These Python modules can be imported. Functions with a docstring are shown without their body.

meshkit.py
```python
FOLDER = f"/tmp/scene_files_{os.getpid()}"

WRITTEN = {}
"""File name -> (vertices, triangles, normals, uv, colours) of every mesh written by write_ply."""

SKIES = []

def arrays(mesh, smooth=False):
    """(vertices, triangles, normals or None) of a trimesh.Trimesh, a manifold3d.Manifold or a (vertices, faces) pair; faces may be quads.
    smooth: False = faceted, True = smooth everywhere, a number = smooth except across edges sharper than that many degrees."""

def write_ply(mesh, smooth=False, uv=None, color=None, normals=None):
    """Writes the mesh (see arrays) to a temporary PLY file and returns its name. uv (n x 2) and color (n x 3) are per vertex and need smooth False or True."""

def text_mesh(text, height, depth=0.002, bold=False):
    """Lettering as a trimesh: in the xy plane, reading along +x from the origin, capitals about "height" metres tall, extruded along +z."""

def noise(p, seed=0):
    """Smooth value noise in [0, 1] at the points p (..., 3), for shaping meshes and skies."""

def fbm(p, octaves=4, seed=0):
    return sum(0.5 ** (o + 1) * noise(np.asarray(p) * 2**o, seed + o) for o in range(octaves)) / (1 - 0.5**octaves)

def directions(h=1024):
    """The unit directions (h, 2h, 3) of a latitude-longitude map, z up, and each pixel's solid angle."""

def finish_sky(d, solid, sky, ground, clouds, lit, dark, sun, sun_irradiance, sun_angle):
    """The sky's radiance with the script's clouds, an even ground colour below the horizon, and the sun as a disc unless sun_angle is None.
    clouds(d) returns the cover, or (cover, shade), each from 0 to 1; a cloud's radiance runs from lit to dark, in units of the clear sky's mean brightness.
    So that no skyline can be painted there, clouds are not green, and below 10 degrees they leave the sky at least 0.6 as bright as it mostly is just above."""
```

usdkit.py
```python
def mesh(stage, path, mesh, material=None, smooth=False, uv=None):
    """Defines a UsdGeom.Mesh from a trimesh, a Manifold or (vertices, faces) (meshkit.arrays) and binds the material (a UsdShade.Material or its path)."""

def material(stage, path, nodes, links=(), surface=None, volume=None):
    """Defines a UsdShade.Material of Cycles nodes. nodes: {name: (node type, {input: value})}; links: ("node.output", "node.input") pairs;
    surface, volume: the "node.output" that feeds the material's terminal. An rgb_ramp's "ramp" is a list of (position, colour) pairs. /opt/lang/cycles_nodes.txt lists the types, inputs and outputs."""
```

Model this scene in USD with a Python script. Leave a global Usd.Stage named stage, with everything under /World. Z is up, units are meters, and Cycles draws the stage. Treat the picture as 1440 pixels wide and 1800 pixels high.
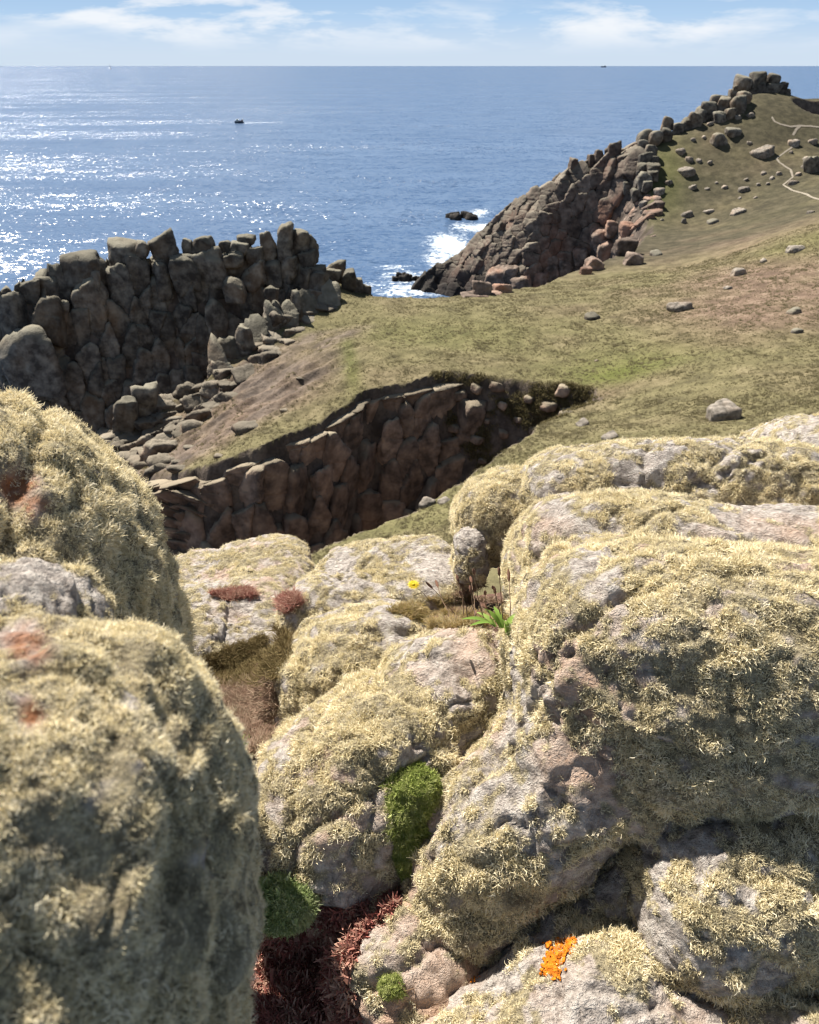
import math, numpy as np, trimesh, shapely, usdkit, meshkit
from scipy.interpolate import RBFInterpolator, RegularGridInterpolator
from scipy.spatial import Voronoi, cKDTree, ConvexHull
from pxr import Usd, UsdGeom, UsdLux, UsdShade, Gf, Sdf, Vt

stage = Usd.Stage.CreateInMemory()
UsdGeom.SetStageUpAxis(stage, 'Z')
W = UsdGeom.Xform.Define(stage, '/World')
stage.SetDefaultPrim(W.GetPrim())
UsdGeom.Scope.Define(stage, '/World/Looks')

# ------------------------------------------------------------------ camera, sky, sun, exposure
EYE = 50.0
PITCH = math.radians(28.6)
FPX = 1440.0
SUN_AZ, SUN_EL = math.radians(-39), math.radians(51)
SUN_I, SKY_S, EXPOSURE = 1.25, 0.05, 1.45
cam = UsdGeom.Camera.Define(stage, '/World/camera')
cam.AddTranslateOp().Set(Gf.Vec3d(0, 0, EYE))
cam.AddRotateXOp().Set(90 - math.degrees(PITCH))
cam.CreateHorizontalApertureAttr(36.0); cam.CreateVerticalApertureAttr(45.0); cam.CreateFocalLengthAttr(36.0)
cam.CreateFStopAttr(8.5); cam.CreateFocusDistanceAttr(2.4)
cam.CreateClippingRangeAttr(Gf.Vec2f(0.05, 200000))
cam.CreateExposureAttr(EXPOSURE)

def mat(name, nodes, links, surface=None, volume=None):
    return usdkit.material(stage, '/World/Looks/' + name, nodes, links, surface=surface, volume=volume)

sky = UsdLux.DomeLight.Define(stage, '/World/sky')
M_sky = mat('sky_air', {
    's': ('sky_texture', dict(sky_type='single_scattering', sun_disc=False, sun_elevation=SUN_EL, sun_rotation=SUN_AZ, altitude=60.0, air_density=1.0, aerosol_density=0.6, ozone_density=2.0)),
    'tc': ('texture_coordinate', {}),
    'sp': ('separate_xyz', {}),
    'mp': ('mapping', dict(scale=(1.0, 1.0, 4.5), location=(0.37, 0.1, 0.22))), 'mp2': ('mapping', dict(scale=(1.0, 1.0, 7.0), location=(1.7, 0.4, 0.9))),
    'n1': ('noise_texture', dict(scale=7.5, detail=8.0, roughness=0.60, distortion=0.15)), 'n2': ('noise_texture', dict(scale=3.2, detail=5.0, roughness=0.5)),
    'rp': ('rgb_ramp', dict(ramp=[(0.0, (0, 0, 0)), (0.45, (0, 0, 0)), (0.54, (0.7, 0.7, 0.7)), (0.62, (1, 1, 1)), (1, (1, 1, 1))])), 'r2': ('map_range', dict(range_type='smoothstep', from_min=0.36, from_max=0.58, to_min=0.1, to_max=1.0, clamp=True)),
    'lo': ('map_range', dict(range_type='smoothstep', from_min=0.006, from_max=0.034, to_min=0.0, to_max=1.0, clamp=True)),
    'hi': ('map_range', dict(range_type='smoothstep', from_min=0.10, from_max=0.45, to_min=1.0, to_max=0.35, clamp=True)),
    'm1': ('math', dict(math_type='multiply')), 'm2': ('math', dict(math_type='multiply')), 'm3': ('math', dict(math_type='multiply')),
    'air': ('rgb_ramp', dict(ramp=[(0.0, (4.7, 5.5, 6.4)), (0.018, (4.5, 5.4, 6.5)), (0.045, (3.3, 4.7, 6.4)), (0.09, (2.3, 3.6, 5.6)), (0.3, (1.0, 1.65, 2.7)), (1, (0.5, 0.85, 1.45))])),
    'veil': ('map_range', dict(range_type='smoothstep', from_min=0.05, from_max=0.8, to_min=1.0, to_max=0.5, clamp=True)),
    'mv': ('mix_color', {}),
    'mx': ('mix_color', dict(b=(6.5, 6.8, 7.2))),
    'bg': ('background_shader', dict(strength=SKY_S)),
}, [('tc.generated', 'mp.vector'), ('mp.vector', 'n1.vector'), ('tc.generated', 'mp2.vector'), ('mp2.vector', 'n2.vector'), ('n2.fac', 'r2.value'), ('n1.fac', 'rp.fac'), ('tc.generated', 'sp.vector'), ('sp.z', 'lo.value'), ('sp.z', 'hi.value'), ('sp.z', 'veil.value'), ('sp.z', 'air.fac'),
    ('rp.color', 'm1.value1'), ('lo.result', 'm1.value2'), ('m1.value', 'm2.value1'), ('hi.result', 'm2.value2'), ('m2.value', 'm3.value1'), ('r2.result', 'm3.value2'),
    ('veil.result', 'mv.fac'), ('s.color', 'mv.a'), ('air.color', 'mv.b'), ('mv.result', 'mx.a'), ('m3.value', 'mx.fac'), ('mx.result', 'bg.color')], surface='bg.background')
UsdShade.MaterialBindingAPI.Apply(sky.GetPrim()).Bind(M_sky)
sky.GetPrim().SetCustomDataByKey('kind', 'structure')

sun = UsdLux.DistantLight.Define(stage, '/World/sun')
sd = np.array([math.sin(SUN_AZ) * math.cos(SUN_EL), math.cos(SUN_AZ) * math.cos(SUN_EL), math.sin(SUN_EL)])
sun.AddOrientOp().Set(Gf.Quatf(Gf.Rotation(Gf.Vec3d(0, 0, 1), Gf.Vec3d(*map(float, sd))).GetQuat()))
sun.CreateIntensityAttr(SUN_I); sun.CreateAngleAttr(0.53); sun.CreateNormalizeAttr(True); sun.CreateColorAttr(Gf.Vec3f(1.0, 0.94, 0.85))

# ------------------------------------------------------------------ helpers
rng = np.random.default_rng(7)
CT, ST = math.cos(PITCH), math.sin(PITCH)
AX_R, AX_U, AX_F = np.array([1., 0, 0]), np.array([0, ST, CT]), np.array([0, CT, -ST])
CAM = np.array([0, 0, EYE])

def ray(u, v):
    a, b = (np.asarray(u, float) - 720) / FPX, (900 - np.asarray(v, float)) / FPX
    return a[..., None] * AX_R + b[..., None] * AX_U + AX_F          # depth 1 along the axis
def at(u, v, y):                                                     # point of the ray at forward distance y
    d = ray(u, v); return CAM + d * (np.asarray(y, float) / d[..., 1])[..., None]
def atD(u, v, D): return CAM + ray(u, v) * D
def depth(p): return (np.asarray(p) - CAM) @ AX_F

used = {}
def path(name, parent=None):
    base = (str(parent.GetPath()) if parent is not None else '/World') + '/' + name
    n = used.get(base, 0); used[base] = n + 1
    return base if n == 0 else f'{base}_{n:03d}'
def tag(prim, label=None, cat=None, group=None, kind=None):
    for k, v in (('label', label), ('category', cat), ('group', group), ('kind', kind)):
        if v: prim.SetCustomDataByKey(k, v)
    return prim
def thing(name, label, cat, loc=(0, 0, 0), group=None, kind=None):
    x = UsdGeom.Xform.Define(stage, path(name)); x.AddTranslateOp().Set(Gf.Vec3d(*map(float, loc)))
    return tag(x.GetPrim(), label, cat, group, kind)
def origin(parent):
    return np.array(UsdGeom.XformCache().GetLocalToWorldTransform(parent).ExtractTranslation()) if parent is not None else np.zeros(3)
def part(name, m, material, parent=None, smooth=True, prim_vars=None):
    v, f = (np.asarray(m.vertices), np.asarray(m.faces)) if hasattr(m, 'vertices') else m
    p = usdkit.mesh(stage, path(name, parent), (v - origin(parent), f), material, smooth=smooth)
    for k, val in (prim_vars or {}).items():
        val = np.asarray(val, np.float32)
        if val.ndim == 1:
            UsdGeom.PrimvarsAPI(p).CreatePrimvar(k, Sdf.ValueTypeNames.FloatArray, 'vertex').Set(Vt.FloatArray.FromNumpy(val))
        else:
            UsdGeom.PrimvarsAPI(p).CreatePrimvar(k, Sdf.ValueTypeNames.Color3fArray, 'vertex').Set(Vt.Vec3fArray.FromNumpy(val))
    return p.GetPrim()
def fbm(p, s=1.0, o=4, seed=0): return meshkit.fbm(np.asarray(p) * s + 100.0, o, seed) - 0.5
def smooth01(t): t = np.clip(t, 0, 1); return t * t * (3 - 2 * t)
def quats(normals, spin, rg):
    """Half quaternions (n,4: w,x,y,z) that turn +z onto the normals after a spin about z."""
    n = normals / np.linalg.norm(normals, axis=1, keepdims=True)
    z = np.array([0, 0, 1.0])
    w = 1 + n[:, 2]; xyz = np.stack([-n[:, 1], n[:, 0], np.zeros(len(n))], 1)
    q = np.concatenate([w[:, None], xyz], 1); q[w < 1e-5] = (0, 1, 0, 0)
    q /= np.linalg.norm(q, axis=1, keepdims=True)
    c, s = np.cos(spin / 2), np.sin(spin / 2)
    return np.stack([q[:, 0] * c - q[:, 3] * s, q[:, 1] * c + q[:, 2] * s, q[:, 2] * c - q[:, 1] * s, q[:, 3] * c + q[:, 0] * s], 1)
def scatter(name, parent, protos, mats, pos, nrm, scale, rg, kinds=None):
    """One PointInstancer of small tufts; protos = list of meshes."""
    p = path(name, parent)
    pi = UsdGeom.PointInstancer.Define(stage, p)
    for i, m in enumerate(protos):
        q = usdkit.mesh(stage, f'{p}/tuft_{i:03d}', m, mats[i] if isinstance(mats, list) else mats, smooth=False)
        pi.CreatePrototypesRel().AddTarget(q.GetPath())
    k = rg.integers(0, len(protos), len(pos)) if kinds is None else kinds
    q = quats(nrm, rg.uniform(0, 6.283, len(pos)), rg)
    pi.CreateProtoIndicesAttr(Vt.IntArray.FromNumpy(k.astype(np.int32)))
    pi.CreatePositionsAttr(Vt.Vec3fArray.FromNumpy((pos - origin(parent)).astype(np.float32)))
    pi.CreateOrientationsAttr(Vt.QuathArray.FromNumpy(q[:, [1, 2, 3, 0]].astype(np.float16)))
    pi.CreateScalesAttr(Vt.Vec3fArray.FromNumpy(np.repeat(scale[:, None], 3, 1).astype(np.float32)))
    return tag(pi.GetPrim(), kind='stuff')
def sample(v, f, n, rg, weight=None):
    """n points on the triangles, by area times the faces' weight: (points, normals, face, barycentric)."""
    a, b, c = v[f[:, 0]], v[f[:, 1]], v[f[:, 2]]
    cr = np.cross(b - a, c - a); ar = np.linalg.norm(cr, axis=1); pw = ar * (1 if weight is None else weight)
    if pw.sum() <= 0: return np.zeros((0, 3)), np.zeros((0, 3)), np.zeros(0, int), np.zeros((0, 3))
    i = rg.choice(len(f), n, p=pw / pw.sum()); r1, r2 = np.sqrt(rg.random(n)), rg.random(n)
    w = np.stack([1 - r1, r1 * (1 - r2), r1 * r2], 1)
    return (w[:, :1] * a[i] + w[:, 1:2] * b[i] + w[:, 2:] * c[i]), cr[i] / np.maximum(ar[i], 1e-12)[:, None], i, w
def vnormals(v, f):
    n = np.zeros_like(v); c = np.cross(v[f[:, 1]] - v[f[:, 0]], v[f[:, 2]] - v[f[:, 0]])
    for k in range(3): np.add.at(n, f[:, k], c)
    return n / np.maximum(np.linalg.norm(n, axis=1, keepdims=True), 1e-12)

# ------------------------------------------------------------------ materials
def rock_material(name, c_dark, c_mid, c_light, scale, warm=(0.30, 0.16, 0.10), warm_amt=0.0, top_tint=None, wet=None, bump=0.6, bdist=0.3):
    """Weathered jointed granite: three tones by noise, iron staining, lichen on upward faces, black tidal band."""
    N = {'g': ('geometry', {}), 'n1': ('noise_texture', dict(scale=scale, detail=6.0, roughness=0.62)),
         'rp': ('rgb_ramp', dict(ramp=[(0.0, c_dark), (0.38, c_dark), (0.52, c_mid), (0.68, c_light), (1.0, c_light)])),
         'n2': ('noise_texture', dict(scale=scale * 0.22, detail=4.0)), 'r2': ('map_range', dict(from_min=0.48, from_max=0.66, to_min=0.0, to_max=warm_amt, clamp=True)),
         'mw': ('mix_color', dict(b=warm)),
         'n3': ('noise_texture', dict(scale=scale * 5, detail=5.0, roughness=0.7)), 'n4': ('noise_texture', dict(scale=scale * 1.2, detail=5.0, roughness=0.6)), 'ad': ('math', dict(math_type='multiply_add', value2=0.35)),
         'bp': ('bump', dict(strength=bump, distance=bdist)), 'oi': ('object_info', {}), 'hv': ('hsv', dict()), 'vr': ('map_range', dict(to_min=0.72, to_max=1.25)),
         'p': ('principled_bsdf', dict(roughness=0.93, specular_ior_level=0.12))}
    L = [('g.position', 'n1.vector'), ('g.position', 'n2.vector'), ('g.position', 'n3.vector'), ('g.position', 'n4.vector'), ('n1.fac', 'rp.fac'), ('n2.fac', 'r2.value'), ('rp.color', 'mw.a'), ('r2.result', 'mw.fac'),
         ('n3.fac', 'ad.value1'), ('n4.fac', 'ad.value3'), ('ad.value', 'bp.height'), ('bp.normal', 'p.normal'), ('oi.random', 'vr.value'), ('vr.result', 'hv.value')]
    last = 'mw.result'
    if top_tint:
        N |= {'sn': ('separate_xyz', {}), 'tn': ('map_range', dict(range_type='smoothstep', from_min=0.25, from_max=0.85, to_min=0.0, to_max=0.75, clamp=True)), 'mt': ('mix_color', dict(b=top_tint))}
        L += [('g.normal', 'sn.vector'), ('sn.z', 'tn.value'), ('tn.result', 'mt.fac'), (last, 'mt.a')]; last = 'mt.result'
    if wet:
        N |= {'sz': ('separate_xyz', {}), 'wz': ('math', dict(math_type='multiply_add', value2=wet[2])), 'tw': ('map_range', dict(range_type='smoothstep', from_min=wet[0], from_max=wet[1], to_min=0.85, to_max=0.0, clamp=True)), 'mb': ('mix_color', dict(b=(0.018, 0.017, 0.017)))}
        L += [('g.position', 'sz.vector'), ('n4.fac', 'wz.value1'), ('sz.z', 'wz.value3'), ('wz.value', 'tw.value'), ('tw.result', 'mb.fac'), (last, 'mb.a')]; last = 'mb.result'
    L += [(last, 'hv.color'), ('hv.color', 'p.base_color')]
    return mat(name, N, L, surface='p.BSDF')

M_tor = rock_material('tor_granite', (0.044, 0.038, 0.033), (0.104, 0.092, 0.078), (0.185, 0.167, 0.137), 0.9, warm=(0.24, 0.15, 0.08), warm_amt=0.3, top_tint=(0.155, 0.145, 0.11), wet=(4.0, 10.0, 3.0))
M_zawn = rock_material('zawn_granite', (0.082, 0.061, 0.049), (0.177, 0.129, 0.101), (0.306, 0.224, 0.165), 0.8, warm=(0.27, 0.165, 0.11), warm_amt=0.45, top_tint=(0.20, 0.175, 0.125))
M_cliff = rock_material('sea_cliff_granite', (0.048, 0.037, 0.031), (0.109, 0.082, 0.065), (0.184, 0.146, 0.116), 0.6, warm=(0.24, 0.13, 0.09), warm_amt=0.55, top_tint=(0.15, 0.135, 0.105), wet=(5.0, 12.0, 5.0))
M_spur = rock_material('spur_granite', (0.043, 0.034, 0.028), (0.102, 0.083, 0.068), (0.178, 0.149, 0.119), 1.1, warm=(0.22, 0.14, 0.09), warm_amt=0.4, top_tint=(0.17, 0.15, 0.115))
M_spill = rock_material('pink_boulder_granite', (0.064, 0.050, 0.040), (0.136, 0.104, 0.084), (0.232, 0.184, 0.148), 0.7, warm=(0.34, 0.19, 0.13), warm_amt=0.6)
M_stone = rock_material('field_stone', (0.093, 0.082, 0.068), (0.178, 0.157, 0.132), (0.281, 0.246, 0.208), 2.4, warm=(0.34, 0.25, 0.18), warm_amt=0.4, bdist=0.1)
M_sear = rock_material('sea_rock', (0.015, 0.014, 0.013), (0.03, 0.027, 0.024), (0.06, 0.05, 0.042), 0.8)

# ------------------------------------------------------------------ terrain: heights from sighted points, cliffs from the coast's outline
CTRL = [  # (u, v, forward distance)
 (640, 530, 100), (600, 600, 85), (640, 690, 68), (800, 662, 71), (900, 522, 105), (900, 600, 84), (1050, 690, 66), (720, 600, 84), (760, 530, 101),
 (1440, 400, 118), (1440, 550, 80), (1440, 720, 50), (1200, 460, 128), (1200, 550, 87), (1200, 650, 66), (1050, 800, 47), (840, 850, 47), (700, 920, 44), (560, 985, 41), (1300, 480, 105),
 (1000, 500, 118), (1100, 460, 132), (1150, 432, 148), (1200, 395, 170), (1300, 330, 182), (1250, 252, 198), (1340, 162, 221), (1420, 176, 222), (1440, 260, 195), (1440, 330, 168),
 (1180, 238, 205), (1090, 272, 205), (1000, 308, 205), (950, 332, 206), (900, 366, 208), (850, 408, 208), (800, 462, 209), (750, 480, 211), (1150, 330, 185), (1600, 250, 190), (1600, 400, 110), (1700, 600, 70),
 (560, 740, 64), (470, 780, 61), (350, 830, 60), (190, 812, 72), (300, 720, 82), (390, 655, 86), (480, 590, 92), (560, 545, 98), (400, 720, 74), (480, 680, 76),
 (1230, 202, 214), (1205, 223, 210), (1268, 182, 218), (1300, 172, 220), (1390, 168, 222), (1440, 173, 223),
 (540, 482, 104), (400, 472, 102), (250, 482, 99), (100, 505, 96), (20, 545, 93), (620, 515, 104),
]
CW = [(0, 2, 47.5), (-4, 3, 47.3), (5, 3, 47.6), (0, 6, 46.2), (-5, 6, 45.8), (6, 6, 46.8), (0, 10, 43.0), (-8, 10, 42), (10, 10, 44.2), (0, 20, 36.5), (-12, 20, 35), (15, 20, 38.5), (0, 30, 30.0), (-15, 30, 28), (18, 32, 32.5), (-30, 20, 35), (-40, 30, 25), (40, 20, 44), (60, 40, 44), (100, 60, 50), (150, 150, 55), (160, 215, 47), (-40, 3, 47), (60, 3, 52), (200, 60, 62),
      (75, 238, 34), (92, 246, 36), (112, 252, 38), (62, 226, 28), (50, 217, 23), (130, 258, 40), (-43, 100, 24), (-20, 110, 24), (-6, 110, 24)]
ctrl = np.array([at(*c) for c in CTRL] + CW)
top_f = RBFInterpolator(ctrl[:, :2], ctrl[:, 2], kernel='thin_plate_spline', smoothing=0.6)
def C(u, v, y, w): p = at(u, v, y); return (p[0], p[1], w)
COAST = [(-90, 20, 6), (-60, 32, 5), (-30, 37, 5), (-15, 40, 5), C(530, 970, 42, 5), C(700, 893, 45.5, 5), C(840, 820, 50, 5), C(950, 752, 57, 5), C(1045, 702, 65, 6),
 C(1040, 692, 67.5, 7), C(960, 676, 69.8, 8), C(880, 668, 71.2, 9), C(800, 662, 72, 8), C(720, 672, 70, 5), C(645, 690, 68, 4), C(590, 722, 65.5, 4), C(530, 762, 62.5, 4), C(450, 800, 60.5, 4), C(350, 835, 60, 6), C(260, 830, 65, 14), C(190, 815, 72, 13),
 C(205, 780, 78, 5), C(300, 720, 83, 4), C(390, 655, 87.5, 4), C(480, 590, 93.5, 5), C(550, 548, 98.5, 5), C(575, 532, 101, 5),
 C(540, 490, 104, 9), C(400, 478, 102, 11), C(250, 488, 99, 12), C(100, 510, 96, 11), C(20, 550, 93, 7), (-49, 95, 6), (-46, 103, 6), (-25, 110, 7), (-8, 111, 7),
 C(655, 522, 105, 3), C(740, 527, 103.5, 5), C(830, 514, 107, 7), C(900, 497, 113, 7), C(980, 474, 123, 7), C(1060, 455, 136, 8), C(1125, 432, 150, 9), C(1150, 385, 168, 12), C(1135, 330, 186, 16),
 C(1080, 290, 200, 24), C(1000, 330, 204, 22), C(900, 382, 208, 18), C(850, 420, 209, 15), C(800, 458, 210, 9), C(750, 476, 212, 6), (12, 222, 8), (40, 222, 10), (66, 236, 12), (110, 254, 14), (220, 274, 14), (230, -20, 10), (-90, -20, 6)]
cpoly = shapely.Polygon([c[:2] for c in COAST])
ca = np.array(COAST)
def coast_distance(x, y):
    """Distance outside the coast's outline (0 inside) and the cliff's width at the nearest point of it."""
    best = np.full(x.shape, 1e9); wid = np.ones(x.shape)
    for a, b in zip(ca, np.roll(ca, -1, 0)):
        d = b[:2] - a[:2]; t = np.clip(((x - a[0]) * d[0] + (y - a[1]) * d[1]) / (d @ d), 0, 1)
        r = np.hypot(x - a[0] - t * d[0], y - a[1] - t * d[1]); m = r < best
        best[m] = r[m]; wid[m] = (a[2] + t * (b[2] - a[2]))[m]
    inside = shapely.contains_xy(cpoly, x.ravel(), y.ravel()).reshape(x.shape)
    return np.where(inside, -best, best), wid
def ground(x, y):
    wx = x + 1.6 * fbm(np.stack([x, y, 0 * x], -1), 0.16, 4, 3) + 0.9 * fbm(np.stack([x, y, 0 * x], -1), 0.7, 3, 5)
    wy = y + 1.6 * fbm(np.stack([x, y, 0 * x + 9], -1), 0.16, 4, 4) + 0.9 * fbm(np.stack([x, y, 0 * x + 9], -1), 0.7, 3, 6)
    near = smooth01((np.hypot(x, y) - 12) / 10)
    far = smooth01((y - 150) / 25) * 4.5; qq = np.stack([x, y, 0 * x + 4], -1)
    wx = wx + far * fbm(qq, 0.07, 3, 31) + 2.6 * fbm(qq, 0.27, 4, 33); wy = wy + far * fbm(qq, 0.07, 3, 32) + 2.6 * fbm(qq, 0.27, 4, 34)
    d, w = coast_distance(x + (wx - x) * near, y + (wy - y) * near)
    top = top_f(np.stack([x.ravel(), y.ravel()], 1)).reshape(x.shape)
    t = np.clip(d / w, 0, 1)
    z = top + (-4.0 - top) * t ** 1.2
    q = np.stack([x, y, 0 * x], -1)
    z = z + near * (0.9 * fbm(q, 0.07, 4, 11) + 0.25 * fbm(q, 0.5, 4, 12) * (1 + 3 * (t > 0)))
    a_, b_ = (x + y) * 0.7071, (y - x) * 0.7071                        # layered ledges along the spur
    sp_ = near * np.exp(-((x - SPUR[0]) / 15) ** 2 - ((y - SPUR[1]) / 12) ** 2)
    z = z + sp_ * (2.6 * (0.22 - np.abs(fbm(np.stack([a_ * 0.22, b_, 0 * x], -1), 0.42, 3, 41))) + 1.3 * fbm(np.stack([a_ * 0.4, b_, 0 * x], -1), 0.8, 3, 42))
    # the dug hollow and its bank near the headland's top
    for (cx, cy, r, dep) in HOLLOWS:
        e = np.hypot((x - cx) / r, (y - cy) / (r * 0.9)); z = z - dep * (1 - smooth01((e - 0.55) / 0.5))
    return z, d, t
SPUR = at(390, 720, 77); hc = at(1436, 205, 212); h2 = at(1022, 395, 190); HOLLOWS = [(hc[0] + 1.0, hc[1] + 1, 6.5, 6.5), (h2[0], h2[1], 12.0, 13.0)]

ys = np.concatenate([np.arange(4.5, 30, 0.5), np.arange(30, 112, 0.32), np.arange(112, 160, 0.6), np.arange(160, 282, 0.85)])
xs = np.linspace(-1.12, 1.12, 560)
YY, XT = np.meshgrid(ys, xs, indexing='ij')
XX = XT * (YY * 0.82 + 8)
ZZ, DD, TT = ground(XX, YY)
TV = np.stack([XX, YY, ZZ], -1).reshape(-1, 3)
nr, nc = XX.shape
ii = (np.arange(nr - 1)[:, None] * nc + np.arange(nc - 1)).ravel()
TF = np.vstack([np.stack([ii, ii + 1, ii + nc + 1], 1), np.stack([ii, ii + nc + 1, ii + nc], 1)])
keep = (TV[TF][:, :, 2].max(1) > -3.5)
TF = TF[keep]
uq, inv = np.unique(TF, return_inverse=True); TV = TV[uq]; TF = inv.reshape(-1, 3); TT = TT.ravel()[uq]
# a height look-up for placing things
from scipy.interpolate import RectBivariateSpline
HF = RegularGridInterpolator((ys, xs), ZZ, bounds_error=False, fill_value=None)
def height(x, y):
    x, y = np.asarray(x, float), np.asarray(y, float)
    return HF(np.stack([y, x / (y * 0.82 + 8)], -1))
def hit(u, v, y0=8, y1=270, n=1700):
    """Where the ray of a pixel first meets the terrain (None over the sea)."""
    y = np.linspace(y0, y1, n); p = at(np.full(n, float(u)), np.full(n, float(v)), y)
    below = (p[:, 2] < height(p[:, 0], p[:, 1])) & (p[:, 2] > 0)
    return p[np.argmax(below)] if below.any() else None
TN = vnormals(TV, TF)
steep = smooth01((0.80 - TN[:, 2]) / 0.22)
P3 = TV * np.array([1, 1, 0])
u_pix = 720 + FPX * TV[:, 0] / depth(TV); v_pix = 900 - FPX * ((TV - CAM) @ AX_U) / depth(TV)
def blob(x0, y0, rx, ry, ang=0):
    c, s = math.cos(ang), math.sin(ang); dx, dy = TV[:, 0] - x0, TV[:, 1] - y0
    return np.exp(-(((dx * c + dy * s) / rx) ** 2 + ((-dx * s + dy * c) / ry) ** 2))
def blobp(u, v, y, rx, ry, ang=0): p = at(u, v, y); return blob(p[0], p[1], rx, ry, ang)
rocky = np.maximum(steep, np.clip(TT.ravel() * 6, 0, 1))
spur = smooth01((np.maximum(blobp(350, 760, 73, 17, 11, 0.6), blobp(500, 630, 85, 11, 6, 0.6)) - 0.25) / 0.4)
green = 0.35 * blobp(1100, 625, 74, 9, 5) + 0.75 * blobp(1085, 640, 70, 5, 3) + 0.8 * blobp(615, 640, 77, 0.8, 9, 0.12) + 0.35 * blobp(760, 590, 86, 14, 8) + 0.25 * blobp(800, 900, 45, 12, 6) + 0.5 * blobp(1160, 330, 188, 5, 14, -0.3) + 0.4 * blobp(1420, 400, 112, 6, 4)
brown = 1.15 * blobp(1400, 480, 95, 14, 16) + 0.6 * blobp(1250, 440, 138, 22, 10) + 0.7 * blobp(1330, 540, 84, 8, 10) + 0.55 * blobp(480, 690, 75, 9, 9) + 0.5 * blobp(1100, 420, 150, 12, 8) + 0.4 * blobp(1250, 600, 74, 6, 5) + 0.6 * blobp(1000, 705, 66.5, 8, 3)
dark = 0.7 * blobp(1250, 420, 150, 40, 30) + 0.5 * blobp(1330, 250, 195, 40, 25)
upland = np.clip(smooth01((TV[:, 1] - 118 - 0.12 * (TV[:, 0] - 40)) / 25) * (0.85 + 1.2 * fbm(P3, 0.12, 4, 25)) + 0.0 * dark, 0, 0.92)  # darker, duller tone toward the far headland slope, broken up by noise
paint = np.stack([np.clip(rocky + spur * (0.55 + 1.6 * fbm(P3, 0.45, 4, 21)), 0, 1), np.clip(green, 0, 1), np.clip(brown + dark * 0.5 + 0.6 * spur, 0, 1)], 1)
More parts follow.
